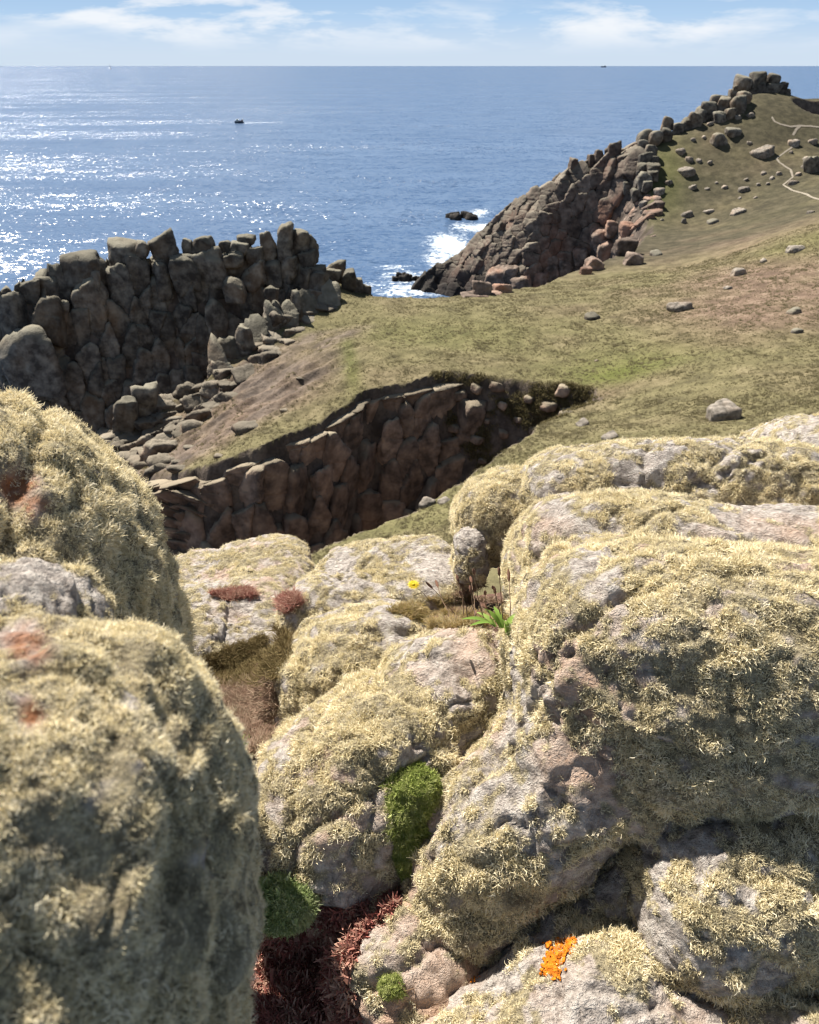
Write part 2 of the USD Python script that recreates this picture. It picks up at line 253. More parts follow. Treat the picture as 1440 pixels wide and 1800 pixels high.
M_turf = mat('turf_and_rock', {
    'g': ('geometry', {}), 'at': ('attribute', dict(attribute='paint')), 'sx': ('separate_color', dict(color_type='rgb')),
    'n1': ('noise_texture', dict(scale=0.55, detail=8.0, roughness=0.68)), 'n2': ('noise_texture', dict(scale=4.0, detail=5.0, roughness=0.7)), 'n3': ('noise_texture', dict(scale=0.11, detail=4.0)),
    'base': ('rgb_ramp', dict(ramp=[(0.0, (0.055, 0.046, 0.028)), (0.36, (0.085, 0.074, 0.040)), (0.50, (0.135, 0.119, 0.061)), (0.62, (0.175, 0.152, 0.082)), (1, (0.235, 0.20, 0.12))])),
    'grn': ('rgb_ramp', dict(ramp=[(0.0, (0.05, 0.055, 0.016)), (0.5, (0.105, 0.115, 0.032)), (1, (0.17, 0.165, 0.06))])),
    'brn': ('rgb_ramp', dict(ramp=[(0.0, (0.055, 0.040, 0.028)), (0.42, (0.115, 0.080, 0.058)), (0.55, (0.18, 0.128, 0.092)), (0.66, (0.25, 0.19, 0.14)), (1, (0.33, 0.27, 0.20))])),
    'rck': ('rgb_ramp', dict(ramp=[(0.0, (0.03, 0.024, 0.02)), (0.42, (0.075, 0.06, 0.05)), (0.58, (0.15, 0.12, 0.098)), (1, (0.25, 0.21, 0.17))])),
    'bm': ('math', dict(math_type='multiply_add', value2=1.5, value3=-0.75)), 'ba': ('math', dict(math_type='add', use_clamp=True)),
    'm1': ('mix_color', {}), 'm2': ('mix_color', {}), 'm3': ('mix_color', {}), 'mh': ('mix_color', {}), 'ah': ('attribute', dict(attribute='upland')), 'upl': ('rgb_ramp', dict(ramp=[(0.0, (0.028, 0.025, 0.017)), (0.42, (0.046, 0.042, 0.027)), (0.55, (0.068, 0.061, 0.038)), (0.7, (0.095, 0.083, 0.055)), (1, (0.14, 0.12, 0.08))])),
    'spk': ('map_range', dict(from_min=0.30, from_max=0.5, to_min=0.55, to_max=0.84, clamp=True)), 'mul': ('vector_math', dict(math_type='scale')),
    'ad': ('math', dict(math_type='multiply_add', value2=0.5)), 'bp': ('bump', dict(strength=0.7, distance=0.2)),
    'p': ('principled_bsdf', dict(roughness=0.95, specular_ior_level=0.08))},
    [('g.position', 'n1.vector'), ('g.position', 'n2.vector'), ('g.position', 'n3.vector'), ('at.color', 'sx.color'), ('n1.fac', 'base.fac'), ('n1.fac', 'grn.fac'), ('n1.fac', 'brn.fac'), ('n1.fac', 'rck.fac'),
     ('n3.fac', 'bm.value1'), ('bm.value', 'ba.value1'), ('sx.b', 'ba.value2'), ('base.color', 'm1.a'), ('brn.color', 'm1.b'), ('ba.value', 'm1.fac'), ('n1.fac', 'upl.fac'), ('m1.result', 'mh.a'), ('upl.color', 'mh.b'), ('ah.fac', 'mh.fac'), ('mh.result', 'm2.a'), ('grn.color', 'm2.b'), ('sx.g', 'm2.fac'),
     ('m2.result', 'm3.a'), ('rck.color', 'm3.b'), ('sx.r', 'm3.fac'), ('n2.fac', 'spk.value'), ('m3.result', 'mul.vector1'), ('spk.result', 'mul.scale'), ('mul.vector', 'p.base_color'),
     ('n2.fac', 'ad.value1'), ('n1.fac', 'ad.value3'), ('ad.value', 'bp.height'), ('bp.normal', 'p.normal')], surface='p.BSDF')
tag(part('headland_terrain', (TV, TF), M_turf, prim_vars={'paint': paint, 'upland': upland}), kind='structure')

# ------------------------------------------------------------------ the sea
gx = np.concatenate([[-60000, -15000, -4000, -1200, -500], np.linspace(-200, 200, 121), [500, 1200, 4000, 15000, 60000]])
gy = np.concatenate([[-300, 0], np.linspace(30, 420, 131), [600, 1000, 2500, 8000, 25000, 90000]])
SX, SY = np.meshgrid(gx, gy)
sdst, _ = coast_distance(SX, SY)
boat_p = at(421, 213.5, 0 + 50 / math.tan(PITCH - math.atan((900 - 214.5) / FPX)))
foam = np.zeros_like(SX)
for (u, v, ru, rd, a) in [(790, 430, 9, 26, 1.0), (745, 490, 13, 8, 1.0), (830, 378, 8, 10, 0.8), (705, 483, 7, 7, 0.8), (720, 515, 14, 8, 0.75), (800, 505, 8, 10, 0.9), (850, 400, 8, 14, 0.9), (650, 520, 10, 6, 0.5), (770, 455, 6, 16, 0.85), (815, 400, 6, 14, 0.8), (735, 505, 10, 5, 0.9), (690, 470, 8, 5, 0.7), (660, 500, 12, 4, 0.6), (845, 372, 6, 10, 0.8), (680, 440, 14, 4, 0.45)]:
    y = 50 / math.tan(PITCH - math.atan((900 - v) / FPX)); p = at(u, v, y)
    foam = np.maximum(foam, a * np.exp(-((SX - p[0]) / ru) ** 2 - ((SY - p[1]) / rd) ** 2))
SVt = np.stack([SX, SY, 0 * SX], -1).reshape(-1, 3); n1, n2 = SX.shape
k = (np.arange(n1 - 1)[:, None] * n2 + np.arange(n2 - 1)).ravel()
SF = np.vstack([np.stack([k, k + 1, k + n2 + 1], 1), np.stack([k, k + n2 + 1, k + n2], 1)])
M_sea = mat('sea_water', {
    'g': ('geometry', {}), 'm1': ('mapping', dict(scale=(0.55, 1.2, 1), rotation=(0, 0, 0.22))), 'm2': ('mapping', dict(scale=(0.7, 1.15, 1), rotation=(0, 0, -0.3))), 'm3': ('mapping', dict(scale=(0.6, 1.2, 1), rotation=(0, 0, 0.1))),
    'w1': ('noise_texture', dict(scale=0.075, detail=3.0, roughness=0.55)), 'w2': ('noise_texture', dict(scale=0.55, detail=4.0, roughness=0.6)), 'w3': ('noise_texture', dict(scale=1.7, detail=3.0, roughness=0.6)),
    'gm': ('mapping', dict(scale=(0.28, 1.0, 1), rotation=(0, 0, 0.08))), 'gust': ('noise_texture', dict(scale=0.011, detail=5.0, roughness=0.62)), 'gr': ('map_range', dict(from_min=0.36, from_max=0.64, to_min=0.45, to_max=1.35, clamp=True)),
    's1': ('vector_math', dict(math_type='subtract', vector2=(0.5, 0.5, 0.5))), 's2': ('vector_math', dict(math_type='subtract', vector2=(0.5, 0.5, 0.5))), 's3': ('vector_math', dict(math_type='subtract', vector2=(0.5, 0.5, 0.5))),
    'k1': ('vector_math', dict(math_type='multiply', vector2=(0.6, 0.85, 0.0))), 'k2': ('vector_math', dict(math_type='multiply', vector2=(1.8, 2.3, 0.0))), 'k3': ('vector_math', dict(math_type='multiply', vector2=(1.4, 1.7, 0.0))),
    'a1': ('vector_math', dict(math_type='add')), 'a2': ('vector_math', dict(math_type='add')), 'ag': ('vector_math', dict(math_type='scale')), 'a3': ('vector_math', dict(math_type='add', vector2=(0, 0, 1))), 'nn': ('vector_math', dict(math_type='normalize')),
    'col': ('rgb_ramp', dict(ramp=[(0.0, (0.022, 0.052, 0.112)), (0.5, (0.044, 0.084, 0.160)), (1.0, (0.075, 0.122, 0.205))])),
    'fa': ('attribute', dict(attribute='foam')), 'fn': ('noise_texture', dict(scale=0.4, detail=9.0, roughness=0.74, distortion=1.4)), 'fs': ('math', dict(math_type='multiply_add', value2=0.40, value3=-0.66)), 'fb': ('math', dict(math_type='add')),
    'fr': ('map_range', dict(range_type='smoothstep', from_min=0.03, from_max=0.22, to_min=0, to_max=1, clamp=True)),
    'sk': ('mix_color', dict(b=(0.50, 0.55, 0.58))), 'fro': ('mix_float', dict(a=0.22, b=0.8)),
    'p': ('principled_bsdf', dict(ior=1.333, specular_ior_level=0.5))},
    [('g.position', f'm{q}.vector') for q in (1, 2, 3)] + [(f'm{q}.vector', f'w{q}.vector') for q in (1, 2, 3)] + [(f'w{q}.color', f's{q}.vector1') for q in (1, 2, 3)] + [(f's{q}.vector', f'k{q}.vector1') for q in (1, 2, 3)] +
    [('k1.vector', 'a1.vector1'), ('k2.vector', 'a1.vector2'), ('a1.vector', 'a2.vector1'), ('k3.vector', 'a2.vector2'), ('a2.vector', 'ag.vector1'), ('gr.result', 'ag.scale'), ('ag.vector', 'a3.vector1'), ('a3.vector', 'nn.vector1'), ('nn.vector', 'p.normal'),
     ('g.position', 'gm.vector'), ('gm.vector', 'gust.vector'), ('gust.fac', 'gr.value'), ('gust.fac', 'col.fac'), ('fa.fac', 'fs.value1'), ('g.position', 'fn.vector'), ('fn.fac', 'fb.value1'), ('fs.value', 'fb.value2'), ('fb.value', 'fr.value'),
     ('col.color', 'sk.a'), ('fr.result', 'sk.fac'), ('fr.result', 'fro.fac'), ('sk.result', 'p.base_color'), ('fro.result', 'p.roughness')], surface='p.BSDF')
tag(part('sea', (SVt, SF), M_sea, prim_vars={'foam': foam.ravel()}), kind='structure')

# ------------------------------------------------------------------ jointed rock: Voronoi blocks over a surface, each a rounded polyhedron
ICO = {n: trimesh.creation.icosphere(subdivisions=n) for n in (1, 2, 3, 4, 5, 6)}
def soft_poly(center, planes_n, planes_d, sub, p, rough, seed):
    """Rounded convex block: planes (unit normals, distances from the centre), softness p."""
    d = ICO[sub].vertices
    g = np.maximum(d @ planes_n.T, 0) / planes_d
    r = (g ** p).sum(1) ** (-1 / p)
    size = np.median(planes_d)
    v = d * r[:, None]
    k = 1.0 / max(size, 1e-6)
    q = v + seed * 3.7
    n = fbm(q, 0.9 * k, 4, seed) * 0.55 + fbm(q, 4.0 * k, 3, seed + 5) * 0.16
    for j, ax in enumerate(((1, 0.15, 0.2), (0.1, 0.2, 1))):                    # joints opened by weather
        s_ = (v @ np.array(ax)) * k * (0.9 + 0.25 * j) + 0.5 * fbm(q, 0.8 * k, 2, seed + 11 + j) + seed * 0.37
        n = n - 0.16 * np.exp(-((s_ - np.round(s_)) / 0.045) ** 2)
    v = v * (1 + rough * n)[:, None]
    return trimesh.Trimesh(v + center, ICO[sub].faces, process=False)
def random_block(center, half, R, seed, sub=3, p=14, rough=0.5, extra=7):
    """A joint-bounded block: box faces in the frame R with half sizes, corners knocked off by random planes."""
    rg = np.random.default_rng(seed)
    n, d = [], []
    for i in range(3):
        for s in (-1, 1):
            a = np.zeros(3); a[i] = s; a += rg.normal(0, 0.13, 3); a /= np.linalg.norm(a)
            n.append(a); d.append(half[i] * rg.uniform(0.85, 1.02))
    for _ in range(extra):
        a = rg.normal(size=3); a /= np.linalg.norm(a)
        n.append(a); d.append(np.linalg.norm(a * half) * rg.uniform(0.92, 1.12))
    n = np.array(n) @ R.T
    return soft_poly(center, n, np.array(d), sub, p, rough, seed)
def rot_z(a): c, s = math.cos(a), math.sin(a); return np.array([[c, -s, 0], [s, c, 0], [0, 0, 1.0]])
def frame(ang=0.0, lean=0.0, roll=0.0):
    cx, sx = math.cos(lean), math.sin(lean); cy, sy = math.cos(roll), math.sin(roll)
    return rot_z(ang) @ np.array([[1, 0, 0], [0, cx, -sx], [0, sx, cx]]) @ np.array([[cy, 0, sy], [0, 1, 0], [-sy, 0, cy]])
def voronoi_blocks(seeds, normals, spacing, stretch, seed, shrink=1.08, p=26, rough=0.5, sub=3, thick=0.95):
    """Cells of the seeds, kept to a shell by ghost seeds outside and inside; stretch = anisotropy matrix."""
    rg = np.random.default_rng(seed)
    S = np.linalg.inv(stretch)
    j = rg.uniform(0.75, 1.25, (len(seeds), 1))
    ghosts = np.vstack([seeds + normals * spacing * thick * j, seeds - normals * spacing * 1.2])
    pts = np.vstack([seeds, ghosts]) @ S.T
    vor = Voronoi(pts); out = []
    nbr = {}
    for (a, b) in vor.ridge_points:
        if a < len(seeds): nbr.setdefault(a, []).append(b)
        if b < len(seeds): nbr.setdefault(b, []).append(a)
    for i in range(len(seeds)):
        if i not in nbr: continue
        o = np.array(nbr[i]); d = pts[o] - pts[i]; L = np.linalg.norm(d, axis=1); n = d / L[:, None]; dist = L / 2
        # planes back in world space: n.S(x-c) = dist
        nw = n @ S; ln = np.linalg.norm(nw, axis=1); nw /= ln[:, None]; dw = dist / ln * shrink
        Q, st = np.linalg.qr(stretch)[0], np.linalg.norm(stretch, axis=0)      # bounded where no neighbour does it
        nw = np.vstack([nw, Q.T, -Q.T]); dw = np.concatenate([np.minimum(dw, spacing * 1.9), np.tile(spacing * st, 2) * rg.uniform(0.75, 1.1, 6)])
        out.append(soft_poly(seeds[i], nw, dw, sub, p, rough, seed + i))
    return out
def poisson(pts, r, rg, stretch=None):
    """Indices of a subset with no two nearer than r (after unstretching); r may vary per point."""
    q = pts if stretch is None else pts @ np.linalg.inv(stretch).T
    order = rg.permutation(len(q)); t = cKDTree(q); dead = np.zeros(len(q), bool); out = []
    rr = np.broadcast_to(r, (len(q),))
    for i in order:
        if dead[i]: continue
        out.append(i); dead[t.query_ball_point(q[i], rr[i])] = True
    return np.array(out)
fc = TV[TF].mean(1); fn = np.cross(TV[TF][:, 1] - TV[TF][:, 0], TV[TF][:, 2] - TV[TF][:, 0]); fa = np.linalg.norm(fn, axis=1); fn = fn / np.maximum(fa, 1e-9)[:, None]
fu = 720 + FPX * fc[:, 0] / depth(fc); fv = 900 - FPX * ((fc - CAM) @ AX_U) / depth(fc)
def region(pix_poly, y0, y1, extra=None):
    m = shapely.contains_xy(shapely.Polygon(pix_poly), fu, fv) & (fc[:, 1] > y0) & (fc[:, 1] < y1) & (fc[:, 2] > -2.5)
    return m if extra is None else m & extra
def rock_mass(t, mask, spacing, stretch, material, seed, cap, sub=3, lift=0.0, keep=1.0, below=None, **kw):
    rg = np.random.default_rng(seed)
    idx = np.nonzero(mask)[0]
    if len(idx) == 0: print('empty rock mass', t.GetPath()); return 0
    pw = fa[idx] / fa[idx].sum(); pick = rg.choice(idx, min(30000, len(idx) * 4), p=pw)
    pts = fc[pick] + rg.normal(0, 0.15, (len(pick), 3)); nn = fn[pick]
    vary = np.exp(1.6 * fbm(pts, 0.35 / spacing * 1.2, 2, seed)) * rg.uniform(0.55, 1.3, len(pts))
    sel = poisson(pts, spacing * vary if np.ndim(spacing) == 0 else spacing[pick], rg, stretch)
    if len(sel) > cap: print('capped', t.GetPath(), len(sel)); sel = sel[:cap]
    blocks = voronoi_blocks(pts[sel] + nn[sel] * lift, nn[sel], spacing, stretch, seed, sub=sub, **kw)
    cl = fbm(pts[sel], 0.22, 3, seed + 8) + 0.10 * rg.normal(size=len(sel)); lim = np.quantile(cl, keep)
    if below is not None:                                             # nothing stands above the turf it carries
        for b in blocks:
            lim_z = top_f(b.vertices[:, :2]) - below + 0.5 * fbm(b.vertices, 0.5, 3, 3); z = b.vertices[:, 2]; b.vertices[:, 2] = np.where(z > lim_z, lim_z + 0.12 * (z - lim_z), z)
    for b, q in zip(blocks, cl):
        if q <= lim: part('rock_block', b, material, t)
    return len(blocks)
def pixel_blocks(t, rects, material, seed, y=None, deep=0.9, lean=0.0, p=14, rough=0.5, sub=3, name='rock_block', ang=0.0, sink=0.12, jitter=0.12):
    """Blocks seen at pixel rectangles (u0, v0, u1, v1[, forward distance]) on or above the terrain."""
    rg = np.random.default_rng(seed)
    for i, r in enumerate(rects):
        u0, v0, u1, v1 = r[:4]; yy = r[4] if len(r) > 4 else y
        if yy is None:
            h = hit((u0 + u1) / 2, v1)
            if h is not None: yy = h[1]
            else:                                                        # on the skyline: where the ray clears the ridge by least
                g = np.linspace(150, 250, 500); w = at(np.full(500, (u0 + u1) / 2), np.full(500, float(v1)), g); yy = g[np.argmin(w[:, 2] - height(w[:, 0], w[:, 1]))]
        c = at((u0 + u1) / 2, (v0 + v1) / 2, yy); s = depth(c) / FPX
        hx, hz = (u1 - u0) / 2 * s, (v1 - v0) / 2 * s / 0.95
        R = frame(ang + rg.normal(0, jitter), lean + rg.normal(0, jitter * .6), rg.normal(0, jitter * .6))
        part(name, random_block(c + np.array([0, hx * deep * 0.3, -hz * sink]), np.array([hx * 1.06, max(hx, hz * .6) * deep, hz * (1.06 + sink)]), R, seed * 100 + i, sub=sub, p=p, rough=rough), material, t)

# --- the castellated promontory on the left
prom = thing('rock_promontory', 'dark castellated granite promontory with pinnacles rising from the sea at the left', 'rock promontory', at(300, 560, 95))
Z_UP = np.diag([0.8, 0.9, 1.35])
ridge_m = region([(-60, 470), (120, 440), (420, 440), (660, 500), (660, 530), (560, 548), (480, 592), (390, 655), (300, 715), (205, 780), (150, 830), (-60, 800)], 80, 116)
face_m = region([(-60, 470), (120, 440), (420, 440), (600, 470), (575, 530), (480, 585), (390, 645), (300, 705), (205, 775), (150, 830), (-60, 800)], 76, 116)
print('prom', rock_mass(prom, face_m, 2.05, frame(0.2, 0.05, 0.12) @ np.diag([0.75, 0.9, 1.6]), M_tor, 31, 264, thick=0.6, lift=-0.2, rough=0.8, p=34, shrink=1.12))
CREST = [(106, 447, 186, 500, 97), (190, 432, 250, 480, 99), (238, 425, 260, 450, 99), (266, 416, 312, 465, 100), (320, 420, 337, 448, 101), (337, 418, 376, 446, 101), (385, 424, 408, 444, 102), (394, 444, 427, 468, 101), (415, 414, 450, 430, 103), (404, 426, 440, 450, 102),
 (433, 437, 463, 468, 102), (459, 412, 486, 455, 103), (487, 396, 515, 460, 103), (514, 405, 543, 458, 104), (533, 414, 556, 455, 104.4), (527, 444, 555, 470, 103), (536, 470, 573, 506, 103), (493, 453, 523, 488, 102.5), (573, 474, 600, 497, 105), (600, 476, 628, 514, 105), (633, 501, 653, 528, 105.5), (616, 490, 640, 522, 105.5),
 (39, 497, 69, 530, 94), (64, 488, 102, 525, 95), (0, 517, 42, 606, 92), (275, 465, 298, 520, 98), (300, 453, 350, 510, 99), (337, 444, 394, 498, 100), (186, 474, 230, 533, 97), (390, 490, 430, 525, 98.5), (463, 505, 489, 535, 98.5), (427, 470, 465, 505, 101), (465, 462, 495, 500, 102), (130, 490, 185, 560, 95), (60, 520, 110, 600, 92.5), (5, 580, 95, 690, 89)]
pixel_blocks(prom, CREST, M_tor, 5, deep=0.85, p=18, rough=0.5)

# --- the rocky spur this side of the inlet
spur_t = thing('rock_spur', 'brown rocky spur sloping down left in front of the dark inlet', 'rock spur', at(330, 760, 74))
tf = TT[TF].mean(1)
spur_edge = region([(590, 525), (560, 560), (470, 630), (400, 690), (330, 750), (270, 800), (180, 840), (150, 810), (300, 690), (390, 630), (480, 570), (560, 530)], 70, 104)
print('spur edge', rock_mass(spur_t, spur_edge, 1.45, frame(0.8, 0.25, 0.3) @ np.diag([1.6, 0.9, 1.0]), M_spur, 41, 262, lift=-0.45, thick=0.7, p=24, keep=0.93, rough=0.95, shrink=1.22))
spur_mid = region([(170, 800), (300, 730), (420, 670), (520, 620), (560, 640), (540, 730), (440, 800), (330, 850), (230, 900)], 55, 90)
idx = np.nonzero(spur_mid)[0]; rg = np.random.default_rng(44)
pk = idx[poisson(fc[idx], 1.15, rg)]
pk = pk[rg.random(len(pk)) < np.clip((480 - fu[pk]) / 330, 0.08, 0.65)]
for i, q in enumerate(pk[:36]):
    s = 0.22 + 1.0 * rg.random() ** 2.5
    part('rock_block', random_block(fc[q] - fn[q] * s * 0.58, s * np.array([2.6, 1.0, 0.8]), frame(0.7 + rg.normal(0, .2), 0.1, 0.35), 4400 + i, sub=2, p=20, rough=0.8), M_spur, spur_t)
spur_f = thing('spur_face', 'dark layered rock face below the spur behind the tall left boulder', 'cliff', at(260, 900, 66))
sf = region([(150, 815), (260, 835), (345, 840), (350, 900), (340, 1080), (150, 1080)], 50, 80, tf > 0.02)
print('spur face', rock_mass(spur_f, sf, 1.7, frame(0.5, 0.15, 0.45) @ np.diag([2.2, 0.9, 0.5]), M_zawn, 45, 200, lift=-0.2, thick=0.5, below=0.4))

# --- the cliff of the near inlet
zawn = thing('inlet_cliff', 'shadowed brown granite cliff of the narrow inlet below the turf shelf', 'cliff', at(640, 800, 66))
far_wall = region([(340, 838), (470, 785), (560, 735), (640, 688), (720, 672), (790, 668), (810, 760), (800, 960), (560, 1060), (330, 1080)], 52, 76, (tf > 0.03))
print('zawn', rock_mass(zawn, far_wall, 2.0, frame(0.3, 0.1, 0.16) @ np.diag([0.8, 0.8, 1.9]), M_zawn, 51, 270, p=44, thick=0.5, lift=-0.12, rough=0.8, below=1.1, shrink=1.12))
few = region([(800, 670), (1050, 690), (1000, 770), (860, 830), (800, 800)], 60, 76, (tf > 0.03))
idx = np.nonzero(few)[0]; rg = np.random.default_rng(47)
for i, q in enumerate(idx[poisson(fc[idx], 1.7, rg)][:40]):
    s = rg.uniform(0.2, 0.7)
    part('rock_block', random_block(fc[q], s * np.array([1.2, 1.0, 0.8]), frame(rg.uniform(0, 3), .2, .2), 4700 + i, sub=2, p=14), M_zawn, zawn)

# --- the far headland's sea cliff
cliff = thing('headland_cliff', 'rugged brown granite sea cliff below the far headland at the right', 'cliff', at(950, 420, 195))
cl_m = region([(720, 470), (850, 350), (1000, 270), (1100, 255), (1120, 290), (1060, 380), (1035, 440), (960, 478), (840, 525), (740, 510)], 150, 235)
print('cliff', rock_mass(cliff, cl_m, 2.9, frame(0.4, 0.25, 0.5) @ np.diag([0.95, 0.9, 1.15]), M_cliff, 61, 298, p=36, thick=0.7, rough=0.75, lift=-0.3))
spill = thing('boulder_spill', 'pinkish broken boulders spilling along the turf edge above the sea gap', 'boulder field', at(960, 475, 125))
sp_m = region([(830, 500), (900, 485), (980, 455), (1040, 425), (1100, 355), (1145, 345), (1135, 425), (1060, 458), (980, 484), (830, 522)], 100, 190)
print('spill', rock_mass(spill, sp_m, 1.9, np.diag([1.15, 1.0, 0.8]), M_spill, 62, 290, p=26, thick=0.6, lift=-0.4, keep=0.6, rough=0.7))

pixel_blocks(spill, [(831, 496, 866, 518), (855, 474, 890, 505), (888, 468, 914, 491), (898, 488, 932, 507), (931, 478, 964, 502), (952, 466, 982, 490), (980, 458, 1008, 480), (1007, 436, 1036, 459), (1039, 403, 1073, 432), (1050, 425, 1078, 453), (1082, 420, 1116, 448), (1028, 452, 1060, 474), (963, 447, 985, 466), (1100, 446, 1130, 464), (868, 500, 900, 514), (1066, 388, 1090, 410), (1092, 392, 1116, 414), (1020, 470, 1040, 482)], M_spill, 79, p=14, rough=0.6, deep=1.1, sink=0.35)

# --- tors and boulders on the headland's skyline
tor = thing('summit_tor', 'grey tor of rounded stacked boulders on the headland top against the sea', 'tor', at(1335, 165, 210))
pixel_blocks(tor, [(1321, 129, 1348, 151), (1349, 130, 1373, 148), (1344, 146, 1371, 167), (1315, 148, 1347, 176), (1293, 136, 1322, 155), (1289, 149, 1310, 164), (1283, 158, 1304, 174), (1300, 157, 1320, 174), (1367, 147, 1382, 167), (1380, 157, 1391, 170),
  (1308, 168, 1330, 186), (1330, 168, 1350, 182)], M_tor, 71, y=220, p=9, rough=0.3, deep=1.0, sub=3)
ramp = thing('ridge_boulders', 'jumbled grey boulders climbing the ridge to the left foot of the summit tor', 'boulder pile', at(1250, 190, 206))
pixel_blocks(ramp, [(1284, 170, 1312, 197), (1262, 173, 1287, 194), (1249, 168, 1274, 190), (1232, 178, 1262, 205), (1220, 190, 1247, 212), (1208, 200, 1234, 222), (1196, 209, 1216, 228), (1296, 160, 1318, 182), (1275, 190, 1296, 206), (1255, 196, 1276, 212), (1183, 216, 1202, 234)], M_tor, 78, p=9, rough=0.4, deep=1.0, sink=0.4)
bal = thing('balanced_boulders', 'pile of four rounded grey boulders with one balanced on top, on the headland ridge', 'boulder pile', at(1150, 250, 205))
pixel_blocks(bal, [(1163, 207, 1185, 232), (1121, 228, 1151, 256), (1141, 231, 1166, 256), (1122, 248, 1143, 270), (1163, 226, 1184, 249)], M_tor, 72, p=5, rough=0.25, deep=1.0)
pin = thing('ridge_pinnacles', 'jagged dark pinnacle rocks on the skyline left of the balanced boulders', 'rock outcrop', at(1070, 275, 205))
pixel_blocks(pin, [(1072, 251, 1092, 279), (1064, 258, 1078, 280), (1046, 262, 1062, 282), (1034, 271, 1048, 286), (1001, 279, 1016, 300)], M_cliff, 73, p=18, rough=0.8, deep=1.2, sink=0.9)
rib = thing('boulder_rib', 'rib of stacked grey boulders running down the slope below the balanced boulders', 'rock outcrop', at(1140, 310, 190))
pixel_blocks(rib, [(1133, 255, 1155, 280), (1125, 270, 1148, 296), (1143, 275, 1160, 298), (1119, 288, 1140, 310), (1137, 288, 1160, 312), (1121, 303, 1144, 328), (1138, 300, 1158, 318), (1115, 315, 1135, 338), (1110, 330, 1130, 354), (1096, 322, 1112, 340), (1128, 318, 1146, 336)], M_tor, 74, p=10, rough=0.4, deep=1.0)

# ------------------------------------------------------------------ foreground: lichen-covered boulders
def lobe(u, v, D, ru, rv, rd, rot=0.0, tilt=0.0, p=2.4):
    """One rounded lump of a boulder: centre and radii as sighted (1440-wide picture), its own depth rd in metres."""
    a, t = math.radians(rot), math.radians(tilt)
    x = math.cos(a) * AX_R + math.sin(a) * AX_U; y = -math.sin(a) * AX_R + math.cos(a) * AX_U
    f = math.cos(t) * AX_F + math.sin(t) * y; y2 = math.cos(t) * y - math.sin(t) * AX_F
    s = D / FPX
    return dict(c=atD(u, v, D), R=np.stack([x, y2, f]), r=np.array([ru * s, rv * s, rd]), p=p)
def wlobe(u, v, D, hx, hy, hz, yaw=0.0, lean=0.0, roll=0.0, p=3.2):
    return dict(c=atD(u, v, D), R=frame(yaw, lean, roll).T, r=np.array([hx, hy, hz]), p=p)
FG = []
def boulder_mesh(lobes, sub, seed, k=14.0, amp=0.06, center=None):
    d = ICO[sub].vertices
    c = np.mean([l['c'] for l in lobes], 0) if center is None else center
    R = max(np.linalg.norm(l['c'] - c) + l['r'].max() for l in lobes) * 1.1
    rs = np.linspace(0.02, 1, 44) * R
    def field(pts):
        fs = []
        for l in lobes:
            q = np.abs((pts - l['c']) @ l['R'].T) / l['r']
            fs.append(((q ** l['p']).sum(-1) ** (1 / l['p']) - 1) * l['r'].min())
        fs = np.array(fs); m = fs.min(0)
        return m - np.log(np.exp(-k * 3 * (fs - m)).sum(0)) / (k * 3)
    val = np.stack([field(c + d * r) for r in rs], 1)
    inside = val < 0
    last = inside.shape[1] - 1 - np.argmax(inside[:, ::-1], 1)
    last = np.minimum(last, len(rs) - 2); i = np.arange(len(d))
    v0, v1 = val[i, last], val[i, last + 1]
    r = rs[last] + (rs[1] - rs[0]) * np.clip(-v0 / np.maximum(v1 - v0, 1e-9), 0, 1)
    v = c + d * r[:, None]
    size = np.mean([l['r'].min() for l in lobes])
    n = vnormals(v, ICO[sub].faces)
    q = v + seed * 11.3
    disp = amp * size * (2.6 * fbm(q, 1.1 / size, 4, seed) + 1.1 * fbm(q, 3.5 / size, 4, seed + 3)) + min(1, size / .15) * (0.034 * (0.35 - np.abs(fbm(q, 9, 3, seed + 4)) * 2) + 0.016 * fbm(q, 30, 3, seed + 5))
    crack = np.abs(fbm(q * np.array([1, 1, 1.6]), 1.3 / size, 3, seed + 9)); disp -= amp * size * 0.9 * np.exp(-(crack / 0.02) ** 2)
    rj = np.random.default_rng(seed * 7 + 1)
    for _ in range(5):                                                   # weathered joints: a groove, and the two sides set off a little
        a = rj.normal(size=3) * [1, 1, 0.8]; a /= np.linalg.norm(a); o = rj.uniform(-0.55, 0.55) * size * 1.3
        dd = (v - c) @ a - o + 0.10 * size * fbm(q, 2.2 / size, 3, seed + 51)
        disp -= size * amp * (1.1 * np.exp(-(dd / (0.035 * size + 0.004)) ** 2) - rj.uniform(-0.5, 0.5) * np.tanh(dd / (0.04 * size)))
    disp = disp + amp * size * 1.6 * (0.3 - np.abs(fbm(q, 1.9 / size, 3, seed + 61)) * 2)
    return v + n * disp[:, None], np.array(ICO[sub].faces)

